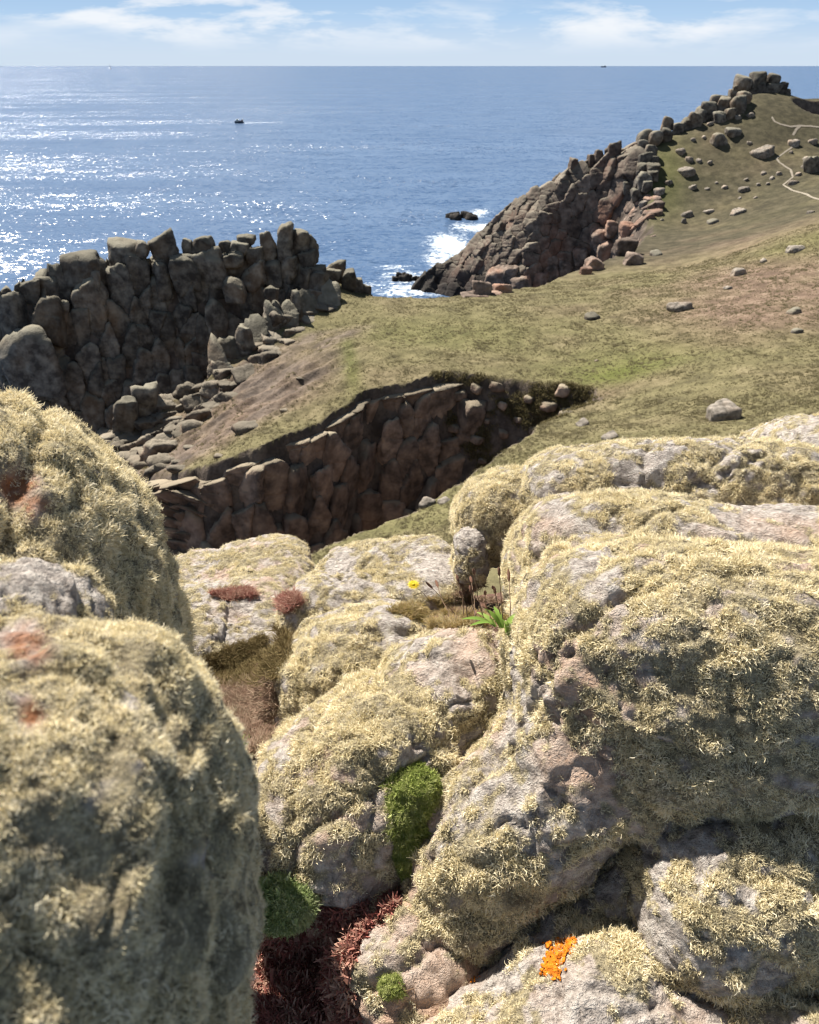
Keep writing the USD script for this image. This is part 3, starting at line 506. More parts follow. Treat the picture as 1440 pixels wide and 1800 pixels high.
def strand_tuft(seed, n, rad, length, width, spread, segs=3, droop=0.0, kink=0.1):
    """A tuft of n curved flat strands growing along +z from a disc of radius rad."""
    rg = np.random.default_rng(seed); V, F = [], []
    for i in range(n):
        a, b = rg.uniform(0, 6.283), rg.uniform(0, 6.283); r = rad * math.sqrt(rg.random())
        base = np.array([r * math.cos(a), r * math.sin(a), -0.003])
        L = length * rg.uniform(0.5, 1.15); th = spread * rg.uniform(0.25, 1.0); side = np.array([-math.sin(b), math.cos(b), 0.0]); out = np.array([math.cos(b), math.sin(b), 0])
        tw = rg.normal(0, 0.5); pos = base.copy(); ring = []
        for s in range(segs + 1):
            t = s / segs; e = th * (0.4 + 0.9 * t) + droop * t * t
            w = width * (1.0 - 0.75 * t) * 0.5
            sv = side * math.cos(tw * t) + out * math.sin(tw * t)
            ring += [pos - sv * w, pos + sv * w]
            pos = pos + L / segs * (out * math.sin(e) + np.array([0, 0, 1]) * math.cos(e)) + side * rg.normal(0, kink * 0.6) * L + out * rg.normal(0, kink * 0.5) * L
        o = len(V); V += ring
        for s in range(segs): F += [(o + 2 * s, o + 2 * s + 1, o + 2 * s + 3), (o + 2 * s, o + 2 * s + 3, o + 2 * s + 2)]
    return np.array(V), np.array(F)

def leaf_mat(name, colors, trans=0.3, rough=0.85, grad=None):
    """Thin growth: tone by instance, light through the back."""
    n = len(colors)
    return mat(name, {'oi': ('object_info', {}), 'g': ('geometry', {}), 'ns': ('noise_texture', dict(scale=9.0, detail=3.0)), 'ma': ('math', dict(math_type='multiply_add', value2=0.9, value3=0.0)), 'mb': ('math', dict(math_type='multiply_add', value2=0.62, value3=-0.22)), 'rp': ('rgb_ramp', dict(ramp=[(i / (n - 1), c) for i, c in enumerate(colors)])),
        'd': ('principled_bsdf', dict(roughness=rough, specular_ior_level=0.15)), 't': ('translucent_bsdf', {}), 'mx': ('mix_closure', dict(fac=trans))},
        [('g.position', 'ns.vector'), ('ns.fac', 'ma.value1'), ('oi.random', 'mb.value1'), ('ma.value', 'mb.value3'), ('mb.value', 'rp.fac'), ('rp.color', 'd.base_color'), ('rp.color', 't.color'), ('d.BSDF', 'mx.closure1'), ('t.BSDF', 'mx.closure2')], surface='mx.closure')
M_lich = leaf_mat('sea_ivory_lichen', [(0.12, 0.096, 0.06), (0.36, 0.31, 0.20), (0.57, 0.495, 0.315), (0.70, 0.612, 0.385), (0.82, 0.742, 0.55)], 0.26)
M_brock = mat('lichen_granite', {
    'g': ('geometry', {}), 'cv': ('attribute', dict(attribute='cover')), 'st': ('attribute', dict(attribute='stain')), 'ss': ('separate_color', dict(color_type='rgb')),
    'n1': ('noise_texture', dict(scale=42.0, detail=6.0, roughness=0.72)), 'vo': ('voronoi_texture', dict(scale=150.0, randomness=1.0)), 'n2': ('noise_texture', dict(scale=7.0, detail=5.0, roughness=0.6)), 'n5': ('noise_texture', dict(scale=190.0, detail=3.0, roughness=0.6)),
    'rp': ('rgb_ramp', dict(ramp=[(0, (0.10, 0.09, 0.085)), (0.36, (0.20, 0.18, 0.165)), (0.47, (0.36, 0.325, 0.295)), (0.58, (0.45, 0.42, 0.385)), (0.75, (0.56, 0.53, 0.49)), (1, (0.62, 0.59, 0.55))])),
    'gr': ('rgb_ramp', dict(ramp=[(0, (0.16, 0.13, 0.12)), (0.2, (0.75, 0.70, 0.66)), (0.75, (1, 0.97, 0.93)), (1, (1.08, 1.05, 1.02))], interpolate=True)), 'mg': ('mix_color', dict(blend_type='multiply', fac=0.55)),
    'pk': ('mix_color', dict(b=(0.46, 0.29, 0.19))), 'orr': ('mix_color', dict(b=(0.30, 0.115, 0.045))),
    'lc': ('rgb_ramp', dict(ramp=[(0, (0.065, 0.053, 0.034)), (0.42, (0.16, 0.134, 0.085)), (0.6, (0.32, 0.275, 0.18)), (1, (0.50, 0.45, 0.33))])), 'ml': ('mix_color', {}),
    'ad': ('math', dict(math_type='multiply_add', value2=0.4)), 'bp': ('bump', dict(strength=1.0, distance=0.022)),
    'p': ('principled_bsdf', dict(roughness=0.92, specular_ior_level=0.12))},
    [('g.position', 'n1.vector'), ('g.position', 'n2.vector'), ('g.position', 'vo.vector'), ('g.position', 'n5.vector'), ('n1.fac', 'rp.fac'), ('vo.color', 'gr.fac'), ('rp.color', 'mg.a'), ('gr.color', 'mg.b'),
     ('st.color', 'ss.color'), ('mg.result', 'pk.a'), ('ss.r', 'pk.fac'), ('pk.result', 'orr.a'), ('ss.g', 'orr.fac'), ('n1.fac', 'lc.fac'), ('orr.result', 'ml.a'), ('lc.color', 'ml.b'), ('cv.fac', 'ml.fac'), ('ml.result', 'p.base_color'),
     ('n5.fac', 'ad.value1'), ('n1.fac', 'ad.value3'), ('ad.value', 'bp.height'), ('bp.normal', 'p.normal')], surface='p.BSDF')
TUFTS = [strand_tuft(900 + i, 14, 0.0062, (0.0075, 0.009, 0.0105, 0.0055, 0.0128, 0.008)[i], 0.00165, (1.5, 1.2, 1.35, 1.6, 1.1, 1.5)[i], kink=0.3) for i in range(6)]
def pix(v): D = depth(v); return 720 + FPX * (v[:, 0] - CAM[0]) / D, 900 - FPX * ((v - CAM) @ AX_U) / D
TUFT_COUNT = 0
def boulder(name, label, lobes, seed, sub=5, dens=9000, bare=0.0, patches=(), pink=0.0, orange=(), amp=0.06, tscale=1.0, k=14.0, cat='boulder', bare_scale=5.0, group=None, center=None):
    """A lichen-grown boulder: body mesh and its lichen tufts. patches: (u, v, radius px, +1 bare / -1 overgrown)."""
    global TUFT_COUNT
    v, f = boulder_mesh(lobes, sub, seed, k=k, amp=amp, center=center)
    t = thing(name, label, cat, v.mean(0) * [1, 1, 0] + [0, 0, v[:, 2].min()], group)
    pu, pv = pix(v)
    cov = 0.5 - bare + 1.15 * fbm(v, bare_scale, 4, seed + 2) + 1.1 * fbm(v, bare_scale * 3.5, 3, seed + 6)
    for (u, w, r, s) in patches:
        cov = cov - s * 0.95 * np.exp(-((pu - u) ** 2 + (pv - w) ** 2) / (r * r))
    cov = smooth01((cov + 2.5 * fbm(v, 32, 3, seed + 8) - 0.13) / 0.40)
    pk = np.clip(pink + 1.8 * fbm(v, 6, 3, seed + 21), 0, 0.85) if pink > 0 else np.zeros(len(v))
    og = np.zeros(len(v))
    for (u, w, r) in orange: og = np.maximum(og, np.exp(-((pu - u) ** 2 + (pv - w) ** 2) / (r * r)))
    cov = cov * (1 - np.clip(og * 1.2, 0, 1) * 0.9)
    og = np.clip(og * 1.2 * (0.7 + 3.0 * fbm(v, 45, 4, seed + 31)), 0, 0.95)
    FG.append((name, v, vnormals(v, f)))
    part('body', (v, f), M_brock, t, prim_vars={'cover': cov, 'stain': np.stack([pk, og, 0 * og], 1)})
    rg = np.random.default_rng(seed + 500)
    a, b, c = v[f[:, 0]], v[f[:, 1]], v[f[:, 2]]
    cr = np.cross(b - a, c - a); ar = np.linalg.norm(cr, axis=1) / 2; nn = cr / np.maximum(2 * ar, 1e-12)[:, None]
    ctr = (a + b + c) / 3; facing = ((CAM - ctr) * nn).sum(1) / np.linalg.norm(CAM - ctr, axis=1)
    fu_, fv_ = pix(ctr)
    w = cov[f].mean(1) ** 1.2 * smooth01((facing + 0.45) / 0.4) * ((fu_ > -330) & (fu_ < 1770) & (fv_ < 2130))   # growth reaches round the sides, thinning on the back
    n = int((ar * w).sum() * dens * 2.0)
    p, nm, fi, bw = sample(v, f, n, rg, w)
    nm = nm + rg.normal(0, 0.38, nm.shape) + np.array([-0.05, 0.0, 0.1])
    nm /= np.linalg.norm(nm, axis=1, keepdims=True)
    sc = tscale * rg.uniform(0.6, 1.2, n) * (0.5 + 0.5 * cov[f[fi]].mean(1)) * np.clip(1 + 3.0 * fbm(p, 26, 3, seed + 40), 0.4, 1.65)
    scatter('lichen', t, TUFTS, M_lich, p, nm, sc, rg)
    TUFT_COUNT += n
    return v, f

boulder('near_boulder', 'blurred lichen-covered boulder filling the bottom left corner', [lobe(70, 1690, 0.80, 342, 568, 0.25, p=2.5)], 101, sub=6, dens=36000, bare=-0.65, patches=[(40, 1130, 80, 1), (60, 1250, 50, 1), (210, 1190, 45, .7)], orange=[(50, 1140, 40), (60, 1260, 30)], tscale=0.6)
boulder('shoulder_boulder', 'small pale lichened rock wedged between the two big left boulders', [lobe(15, 1165, 1.0, 135, 165, 0.16)], 102, sub=5, dens=22000, bare=0.1, patches=[(60, 1010, 40, 1)], tscale=0.7)
boulder('tall_boulder', 'tall shaggy lichened boulder rising behind the blurred corner boulder', [lobe(-60, 1210, 1.4, 362, 528, 0.4, rot=4, p=2.3)], 103, sub=6, dens=22000, bare=-0.4, orange=[(30, 860, 42), (60, 890, 30)], tscale=0.9)
boulder('ridge_boulder', 'long low lichened boulder with shaded front, topmost of the right outcrop', [lobe(1190, 885, 3.0, 265, 108, 0.36, p=2.8), lobe(1000, 880, 2.95, 75, 62, .25, p=2.6), lobe(1420, 900, 3.0, 140, 75, .35)], 111, sub=6, dens=13000, bare=-0.1, patches=[(975, 850, 40, 1), (1100, 828, 40, .8), (1160, 815, 30, .7)], k=9)
boulder('shelf_boulder', 'flat-topped lichened boulder between the ridge boulder and the big front boulder', [lobe(1075, 1000, 2.4, 185, 132, 0.32, p=2.7), lobe(1330, 990, 2.5, 290, 95, .45)], 112, sub=6, dens=14000, bare=-0.12, patches=[(985, 910, 42, 1), (1310, 900, 60, 1), (1050, 950, 45, .8), (1400, 915, 50, .9)], pink=0.1, k=9)
boulder('big_boulder', 'big rough lichened boulder filling the right, overhanging a dark shaded hollow', [lobe(1290, 1175, 1.88, 330, 205, 0.42, p=2.9), lobe(1000, 1210, 1.88, 115, 215, 0.3, rot=-8, p=2.6), lobe(845, 1490, 1.8, 120, 165, 0.22, rot=-25), lobe(1110, 1075, 1.92, 150, 115, .34, p=2.7), lobe(1120, 1330, 1.80, 120, 110, .25), lobe(960, 1400, 1.79, 110, 150, .22, rot=-20), lobe(1330, 1290, 1.82, 140, 95, .3)], 113, sub=6, dens=17000, bare=0.03, patches=[(1000, 1310, 90, .35), (900, 1430, 70, .45), (1060, 1030, 55, .6), (1040, 1400, 60, .5), (1250, 1000, 110, -.5), (1300, 1250, 150, -.6), (880, 1600, 80, -.5)], pink=0.1, k=17)
boulder('sloping_boulder', 'sunlit yellowish lichened boulder sloping down to the red plants in the gully', [lobe(805, 1240, 2.1, 135, 138, .25, rot=20), lobe(590, 1435, 1.98, 155, 150, .28), lobe(690, 1330, 2.02, 150, 135, .27, rot=20)], 114, sub=6, dens=17000, bare=-0.15, patches=[(780, 1160, 60, .9), (850, 1140, 45, .7), (700, 1330, 40, .5), (585, 1590, 40, 1), (660, 1570, 35, .8)], pink=0.05)
boulder('mid_boulder', 'rounded lichened boulder tucked behind the sloping boulder above the brown heather', [lobe(615, 1180, 2.5, 150, 95, .3, rot=24)], 115, sub=5, dens=14000, bare=-0.12, patches=[(700, 1100, 60, .9)])
boulder('block_boulder', 'lichened block with a dark front below the yellow flower', [wlobe(690, 1028, 3.2, .27, .24, .105, yaw=.1, roll=-.06, p=4), lobe(555, 1085, 3.1, 58, 62, .2, rot=30)], 116, sub=5, dens=13000, bare=-0.05, patches=[(770, 995, 45, 1), (600, 1000, 30, .7)], k=10)
boulder('upright_boulder', 'upright shaggy boulder left of the ridge boulder above the plantain', [lobe(872, 915, 3.1, 72, 78, .25), lobe(915, 880, 3.15, 50, 48, .2)], 117, sub=5, dens=13000, bare=-0.15)
boulder('stump_boulder', 'small pale stump of rock in front of the upright boulder', [lobe(828, 976, 2.95, 30, 50, .12, p=3)], 118, sub=5, dens=12000, bare=0.05, patches=[(830, 940, 30, 1)])
boulder('slab_boulder', 'flat pale lichened slab at the drop, nearest to the dark cliff', [wlobe(465, 1020, 4.25, .25, .34, .12, yaw=.2, roll=-.08, p=3), wlobe(355, 1035, 4.2, .22, .3, .09, p=3)], 119, sub=5, dens=10000, bare=0.0, patches=[(370, 1040, 45, .8)], pink=0.1)
boulder('pale_slab', 'broad sunlit whitish slab above the dark red heather in the gully', [wlobe(415, 1130, 3.75, .29, .40, .14, yaw=.25, lean=.1, roll=-.16, p=3), wlobe(340, 1120, 3.7, .2, .3, .14, p=3)], 120, sub=5, dens=8000, bare=0.12, pink=0.12)
boulder('corner_boulder', 'pale boulder cut by the right edge beside the turf', [lobe(1440, 815, 4.2, 140, 85, .6)], 121, sub=5, dens=10000, bare=0.0, patches=[(1420, 800, 55, 1)])
boulder('shaded_boulder', 'lichened boulder with a sunlit left end and shaded body under the big boulder', [lobe(1400, 1500, 1.74, 215, 135, .26, rot=16, p=2.7), lobe(1205, 1565, 1.64, 88, 118, .18, rot=-14, p=2.6), lobe(1300, 1540, 1.67, 140, 110, .22, rot=10)], 122, sub=6, dens=17000, bare=-0.1, patches=[(1190, 1485, 50, .9), (1250, 1465, 30, .7), (1150, 1640, 45, .7)], k=9)
boulder('cleft_rock', 'lichened ridge of rock in the cleft between the big boulder and the orange-spotted rock', [lobe(1075, 1545, 1.74, 48, 110, .14, rot=-38, p=2.5), lobe(985, 1640, 1.7, 60, 60, .14, rot=-30)], 126, sub=5, dens=15000, bare=0.0)
boulder('orange_spotted_rock', 'low lichened rock along the bottom edge with a bright orange lichen patch', [lobe(930, 1850, 1.55, 330, 120, .25, rot=9), lobe(1040, 1725, 1.6, 115, 95, .2, rot=25), lobe(955, 1735, 1.6, 70, 75, .16), lobe(890, 1740, 1.64, 75, 50, .15, rot=20), lobe(1230, 1860, 1.5, 120, 90, .2)], 123, sub=6, dens=16000, bare=0.06, patches=[(1030, 1760, 70, 1), (880, 1730, 40, .5), (1230, 1790, 60, 1)], pink=0.15, k=18)
boulder('dark_corner_rock', 'dark shaded rock in the bottom right corner', [lobe(1450, 1830, 1.55, 260, 165, .3)], 124, sub=5, dens=18000, bare=-0.05, pink=0.1)
boulder('tan_rock', 'bare tan granite rock at the foot of the big boulder beside red plants', [lobe(725, 1690, 1.74, 125, 120, .2, rot=30, p=2.2)], 125, sub=5, dens=13000, bare=0.5, pink=0.75)
print('tufts', TUFT_COUNT)

# the soil of the gully between the boulders
q = np.linspace(-2.6, 2.6, 150); r = np.linspace(0.1, 6.0, 170); GX, GY = np.meshgrid(q, r)
gc = np.array([list(atD(520, 1690, 1.86)), list(atD(430, 1270, 2.85)), list(atD(400, 1190, 3.35)), list(atD(420, 1120, 3.8)), list(atD(800, 1090, 2.75)), list(atD(740, 1080, 2.85)), list(atD(640, 1760, 1.75)), [0.9, 1.2, 48.0], [1.5, 3, 48.0], [-1.5, 2, 48], [-1.5, 4, 47.4], [0, 5.2, 46.4], [2, 5.5, 46.6], [0.2, 3.9, 47.3], [0, 0.3, 48.3]])
gf = RBFInterpolator(gc[:, :2], gc[:, 2], kernel='linear', smoothing=0.02)
GZ = gf(np.stack([GX.ravel(), GY.ravel()], 1)).reshape(GX.shape); g3 = np.stack([GX, GY, 0 * GX], -1); GZ = GZ + 0.06 * fbm(g3, 4, 4, 91) - 1.6 * np.clip(GY - 4.4, 0, None)
GV = np.stack([GX, GY, GZ], -1).reshape(-1, 3); a1, a2 = GX.shape; k = (np.arange(a1 - 1)[:, None] * a2 + np.arange(a2 - 1)).ravel()
GF = np.vstack([np.stack([k, k + 1, k + a2 + 1], 1), np.stack([k, k + a2 + 1, k + a2], 1)])
M_soil = mat('peaty_soil', {'g': ('geometry', {}), 'n': ('noise_texture', dict(scale=22.0, detail=6.0, roughness=0.7)), 'rp': ('rgb_ramp', dict(ramp=[(0, (0.03, 0.018, 0.014)), (0.5, (0.085, 0.048, 0.036)), (0.7, (0.15, 0.09, 0.06)), (1, (0.24, 0.17, 0.11))])), 'b': ('bump', dict(strength=1.0, distance=0.02)), 'p': ('principled_bsdf', dict(roughness=0.95, specular_ior_level=0.1))},
    [('g.position', 'n.vector'), ('n.fac', 'rp.fac'), ('rp.color', 'p.base_color'), ('n.fac', 'b.height'), ('b.normal', 'p.normal')], surface='p.BSDF')
tag(part('gully_ground', (GV, GF), M_soil), kind='structure')

# ------------------------------------------------------------------ turf, stones and path of the slopes
rg = np.random.default_rng(301)
wt = (tf < 0.02) * (fn[:, 2] > 0.7) * (fc[:, 1] > 26) * (fc[:, 1] < 122) * (fu > -60) * (fu < 1500) * (fc[:, 2] < 49) * np.clip(1.15 - paint[:, 0][TF].mean(1) * 1.3, 0, 1) * np.where(fc[:, 1] < 60, 2.2, 1.0)
gp, gn, gi, gb = sample(TV, TF, 60000, rg, wt)
TUSS = [strand_tuft(950 + i, 16, 0.11, (0.10, 0.13, 0.08, 0.11)[i], 0.02, (1.5, 1.3, 1.6, 1.4)[i], segs=2, kink=0.2) for i in range(4)]
M_grass = leaf_mat('short_turf_grass', [(0.075, 0.066, 0.036), (0.11, 0.097, 0.051), (0.14, 0.123, 0.064), (0.17, 0.148, 0.08), (0.21, 0.18, 0.11)], 0.35)
gs = rg.uniform(0.5, 1.4, len(gp)) * np.clip(1 + 2.5 * fbm(gp, 0.6, 4, 77), 0.4, 2.0)
gt = scatter('turf_grass', None, TUSS, M_grass, gp, gn, gs, rg)
tag(gt, 'short dry olive turf grass covering the shelf and slopes', 'grass', kind='stuff')

cg = (tf > 0.0) * region([(760, 655), (1060, 680), (1060, 700), (990, 780), (860, 840), (790, 760)], 55, 76) * np.clip(fbm(fc, 0.35, 3, 88) * 6 + 0.6, 0, 1)
if cg.sum() > 0:
    gp, gn, gi, gb = sample(TV, TF, 2600, rg, cg)
    tag(scatter('cliff_grass', None, TUSS, leaf_mat('coarse_cliff_grass', [(0.05, 0.04, 0.02), (0.09, 0.075, 0.035), (0.13, 0.11, 0.05), (0.17, 0.14, 0.07)], 0.25), gp, gn * 0.4 + [0, 0, 0.6], rg.uniform(1.5, 3.6, len(gp)), rg), 'coarse brown grass and weeds hanging on the earthy end of the inlet cliff', 'grass', kind='stuff')
def field_stone(rect, label, group=None, size=1.0, material=None, name='field_stone', flat=0.6, seed=0, sink=0.45, p=16):
    u0, v0, u1, v1 = rect; h = hit((u0 + u1) / 2, v1 - (v1 - v0) * 0.35)
    if h is None: print('stone misses', rect); return
    s = depth(h) / FPX; hx, hz = (u1 - u0) / 2 * s * 0.86 * size, (v1 - v0) / 2 * s * 0.72 * size
    c = at((u0 + u1) / 2, (v0 + v1) / 2, h[1])
    m = random_block(c - np.array([0, 0, hz * sink]), np.array([hx, hx * 0.8, max(hz, hx * 0.22) * (0.85 + sink)]), frame(0.25 + 0.02 * (seed % 17), 0.0, -0.12 - 0.01 * (seed % 13)), 9000 + seed, sub=3 if u1 - u0 > 30 else 2, p=p, rough=0.5)
    q = part(name, m, material or M_stone); tag(q, label, 'stone', group)
big = [((1235, 702, 1308, 752), 'largest pale oval boulder lying on the turf above the right outcrop'), ((1170, 526, 1222, 553), 'flat pale stone slab half sunk in the turf of the right slope'), ((1283, 464, 1314, 494), 'upright grey stone on the brown heath of the right slope'),
 ((1023, 548, 1058, 567), 'dark low stone alone in the middle of the turf shelf'), ((1381, 537, 1413, 557), 'dark stone on the heath near the right edge, above a paler one'), ((1388, 574, 1414, 590), 'small pale stone near the right edge, below a dark one'),
 ((1141, 440, 1169, 453), 'small dark stone beside the scree strip on the headland turf'), ((1240, 382, 1267, 396), 'dark angular stone alone on the dim headland slope'), ((1379, 428, 1417, 446), 'pale ledge stone on the heath at the right edge'),
 ((1055, 761, 1090, 775), 'orange-tinged flat stone on the turf just behind the ridge boulder'), ((1012, 738, 1038, 752), 'pale flat stone at the head of the inlet'), ((734, 874, 768, 896), 'grey stone at the near lip of the inlet'), ((578, 959, 611, 977), 'pale stone on the turf beside the flat slab'),
 ((653, 962, 716, 985), 'wide pale flat stone on the turf behind the block boulder'), ((766, 876, 792, 888), 'small pale stone right of the grey lip stone'), ((1320, 254, 1365, 281), 'long slanting grey stone on the upper headland slope'), ((1385, 243, 1408, 260), 'grey stone on the bend of the footpath'), ((1294, 325, 1321, 340), 'broad pale stone in the middle of the headland slope'),
 ((1245, 226, 1281, 262), 'big rounded dark boulder alone on the headland slope'), ((1270, 221, 1309, 241), 'pale stones heap beside the big rounded dark boulder'), ((1415, 258, 1450, 322), 'pinkish rock outcrop at the right edge of the headland slope'), ((1196, 368, 1221, 385), 'pale split stone at the foot of the headland slope'), ((1193, 290, 1226, 312), 'flat pale ledge below the balanced boulders')]
for i, (r, l) in enumerate(big): field_stone(r, l, seed=i, material=M_tor if any(w in l for w in ('dark', 'pinkish rock')) else None, name='field_boulder' if 'boulder' in l and 'behind' not in l else 'field_stone', p=7 if 'round' in l or 'oval' in l else 10)
small = [(1196, 378, 1209, 398), (1208, 322, 1229, 335), (1237, 328, 1250, 336), (1266, 324, 1282, 333), (1329, 319, 1339, 330), (1419, 240, 1441, 258), (1408, 273, 1426, 284), (1406, 286, 1426, 298), (1363, 298, 1376, 312), (1351, 307, 1365, 318), (1381, 313, 1408, 329), (1186, 257, 1209, 274), (1204, 271, 1222, 289), (1223, 277, 1237, 288), (1241, 280, 1254, 290),
 (1166, 313, 1186, 327), (1145, 325, 1172, 347), (1122, 348, 1142, 365), (1124, 365, 1137, 376), (1311, 246, 1324, 256), (1233, 366, 1259, 376), (1280, 365, 1313, 381), (1417, 368, 1435, 378), (1335, 300, 1350, 308), (1305, 312, 1318, 319), (1160, 383, 1168, 389), (1044, 630, 1053, 638), (1334, 452, 1351, 466), (1270, 500, 1290, 512), (1395, 300, 1412, 312), (1255, 318, 1264, 324), (1345, 318, 1356, 327), (1386, 262, 1396, 272), (1323, 344, 1333, 351), (1297, 345, 1305, 351), (1212, 240, 1226, 250), (1232, 236, 1244, 246), (1222, 206, 1236, 216), (1240, 212, 1256, 222), (1310, 195, 1330, 208), (1290, 200, 1306, 212), (1262, 205, 1280, 216)]
groups = {}
for i, r in enumerate(small):
    u, v = (r[0] + r[2]) / 2, (r[1] + r[3]) / 2
    where = ('high on the slope just below the summit tor' if v < 225 else 'beside the winding footpath' if u > 1325 and v < 320 else 'below the balanced boulders' if u < 1260 and v < 300 else 'along the edge of the boulder rib' if u < 1190 else 'in the middle of the headland slope' if v < 360 else 'low on the slope near the turf shelf')
    groups.setdefault(where, []).append((i, r, u, v))
for where, items in groups.items():
    said = {}
    for word, key in (('leftmost', lambda q: q[2]), ('rightmost', lambda q: -q[2]), ('lowest', lambda q: -q[3]), ('highest', lambda q: q[3]), ('widest', lambda q: q[1][0] - q[1][2])):
        left = [q for q in items if q[0] not in said]
        if left and min(items, key=key)[0] not in said: said[min(items, key=key)[0]] = word
    for i, r, u, v in items:
        field_stone(r, f'{said[i]} of the small grey stones {where}' if i in said else f'small weathered grey stone lying {where}', 'small stones ' + where, seed=100 + i, name='small_stone', size=0.85)

def ribbon(pts, half, lift, n=10):
    h = [hit(*p) for p in pts]; h = np.array([x for x in h if x is not None])
    t = np.linspace(0, len(h) - 1, (len(h) - 1) * n + 1); c = np.stack([np.interp(t, np.arange(len(h)), h[:, k]) for k in range(2)], 1)
    d = np.gradient(c, axis=0); d /= np.linalg.norm(d, axis=1, keepdims=True); s = np.stack([-d[:, 1], d[:, 0]], 1)
    w = half * (1 + 0.6 * fbm(np.c_[c, c[:, :1] * 0], 0.5, 3, 9))[:, None]
    rows = [c + s * w * k for k in (-1, -.33, .33, 1)]
    V = np.concatenate([np.c_[r_, height(r_[:, 0], r_[:, 1]) + lift] for r_ in rows]); m = len(c)
    return V, np.array([q for a in range(3) for k in range(m - 1) for q in ((a * m + k, a * m + k + 1, (a + 1) * m + k + 1), (a * m + k, (a + 1) * m + k + 1, (a + 1) * m + k))])
M_path = mat('trodden_earth', {'g': ('geometry', {}), 'n': ('noise_texture', dict(scale=1.5, detail=5.0)), 'rp': ('rgb_ramp', dict(ramp=[(0, (0.13, 0.11, 0.085)), (0.5, (0.20, 0.175, 0.14)), (1, (0.28, 0.25, 0.20))])), 'p': ('principled_bsdf', dict(roughness=0.95, specular_ior_level=0.1))}, [('g.position', 'n.vector'), ('n.fac', 'rp.fac'), ('rp.color', 'p.base_color')], surface='p.BSDF')
tag(part('footpath', ribbon([(1446, 353), (1419, 342), (1388, 332), (1377, 325), (1394, 312), (1390, 299), (1370, 286), (1365, 279), (1381, 267), (1394, 258)], 0.20, 0.05), M_path), kind='structure')
tag(part('footpath', ribbon([(1394, 238), (1400, 228), (1407, 222), (1424, 222), (1440, 224)], 0.25, 0.07), M_path), kind='structure')
tag(part('footpath', ribbon([(1357, 206), (1362, 214), (1372, 219), (1390, 223), (1407, 222)], 0.25, 0.07), M_path), kind='structure')

# ------------------------------------------------------------------ rocks in the sea, boat, lighthouse, ship
def sea_at(u, v): return at(u, v, EYE / math.tan(PITCH - math.atan((900 - v) / FPX)))
for i, (u0, v0, u1, v1, l) in enumerate([(787, 369, 836, 386, 'low dark skerry with white water standing off the headland cliff'), (688, 474, 723, 494, 'wet black rock awash near the tip of the headland'), (724, 483, 744, 495, 'smaller wet black rock between the awash rock and the headland tip')]):
    c = sea_at((u0 + u1) / 2, v1 - 2); s = depth(c) / FPX; t = thing('sea_rock', l, 'sea rock', c)
    rg = np.random.default_rng(600 + i); hw = (u1 - u0) / 2 * s
    for k in range(7 if i < 2 else 3):
        o = np.array([rg.uniform(-0.8, 0.8) * hw, rg.uniform(-0.4, 0.4) * hw, 0]); hz = (v1 - v0) * s * (1 - 0.5 * abs(o[0]) / hw) * rg.uniform(0.6, 1.0)
        part('rock_block', random_block(c + o, np.array([hw * 0.42, hw * 0.35, hz]), frame(rg.uniform(0, 3), .2, .2), 6100 + i * 20 + k, sub=2, p=12, rough=0.7), M_sear, t)

def simple(name, col, rough=0.5): return mat(name, {'g': ('geometry', {}), 'n': ('noise_texture', dict(scale=3.0, detail=4.0)), 'h': ('hsv', dict(color=col)), 'm': ('map_range', dict(to_min=0.75, to_max=1.2)), 'p': ('principled_bsdf', dict(roughness=rough))}, [('g.position', 'n.vector'), ('n.fac', 'm.value'), ('m.result', 'h.value'), ('h.color', 'p.base_color')], surface='p.BSDF')
M_hull, M_cabin, M_deck, M_white, M_glass = simple('dark_hull_paint', (0.02, 0.035, 0.06)), simple('pale_cabin_paint', (0.42, 0.45, 0.38)), simple('rusty_gear', (0.07, 0.045, 0.04)), simple('grey_lighthouse_stone', (0.30, 0.29, 0.28)), simple('wheelhouse_glass', (0.02, 0.03, 0.04), 0.1)
bp_ = sea_at(421, 216.5)
bt = thing('fishing_boat', 'small dark fishing boat heading left across the open sea', 'boat', bp_)
def hull_mesh(L, B, H):
    V, F = [], []; n = 14
    for i in range(n + 1):
        t = i / n; w = B / 2 * min(1, (1.0 - abs(max(0, 0.5 - t) / 0.5) ** 2.2) + 0.02) * (1 if t < 0.9 else 0.94); sheer = H * (1 + 0.5 * max(0, 0.45 - t) ** 2 / 0.2)
        for (y, z) in ((-w, sheer), (-w * 0.8, 0.25 * H), (0, -0.5), (w * 0.8, 0.25 * H), (w, sheer)): V.append((-L / 2 + L * t - (0.5 if i == 0 and z > 0 else 0), y, z))
    for i in range(n):
        for k in range(4): a = i * 5 + k; F += [(a, a + 5, a + 6), (a, a + 6, a + 1)]
        a = i * 5; F += [(a, a + 4, a + 9), (a, a + 9, a + 5)]
    F += [(0, 1, 2), (0, 2, 3), (0, 3, 4), (n * 5, n * 5 + 2, n * 5 + 1), (n * 5, n * 5 + 3, n * 5 + 2), (n * 5, n * 5 + 4, n * 5 + 3)]
    return np.array(V, float), np.array(F)
hv, hf = hull_mesh(8.4, 3.0, 1.5); part('hull', (hv + bp_, hf), M_hull, bt, smooth=False)
def box(c, e): m = trimesh.creation.box(e); m.apply_translation(np.array(c) + bp_); return m
part('wheelhouse', box((-2.0, 0, 2.55), (1.9, 1.9, 2.0)), M_cabin, bt, smooth=False); part('roof', box((-2.0, 0, 3.62), (2.2, 2.2, 0.14)), M_cabin, bt, smooth=False)
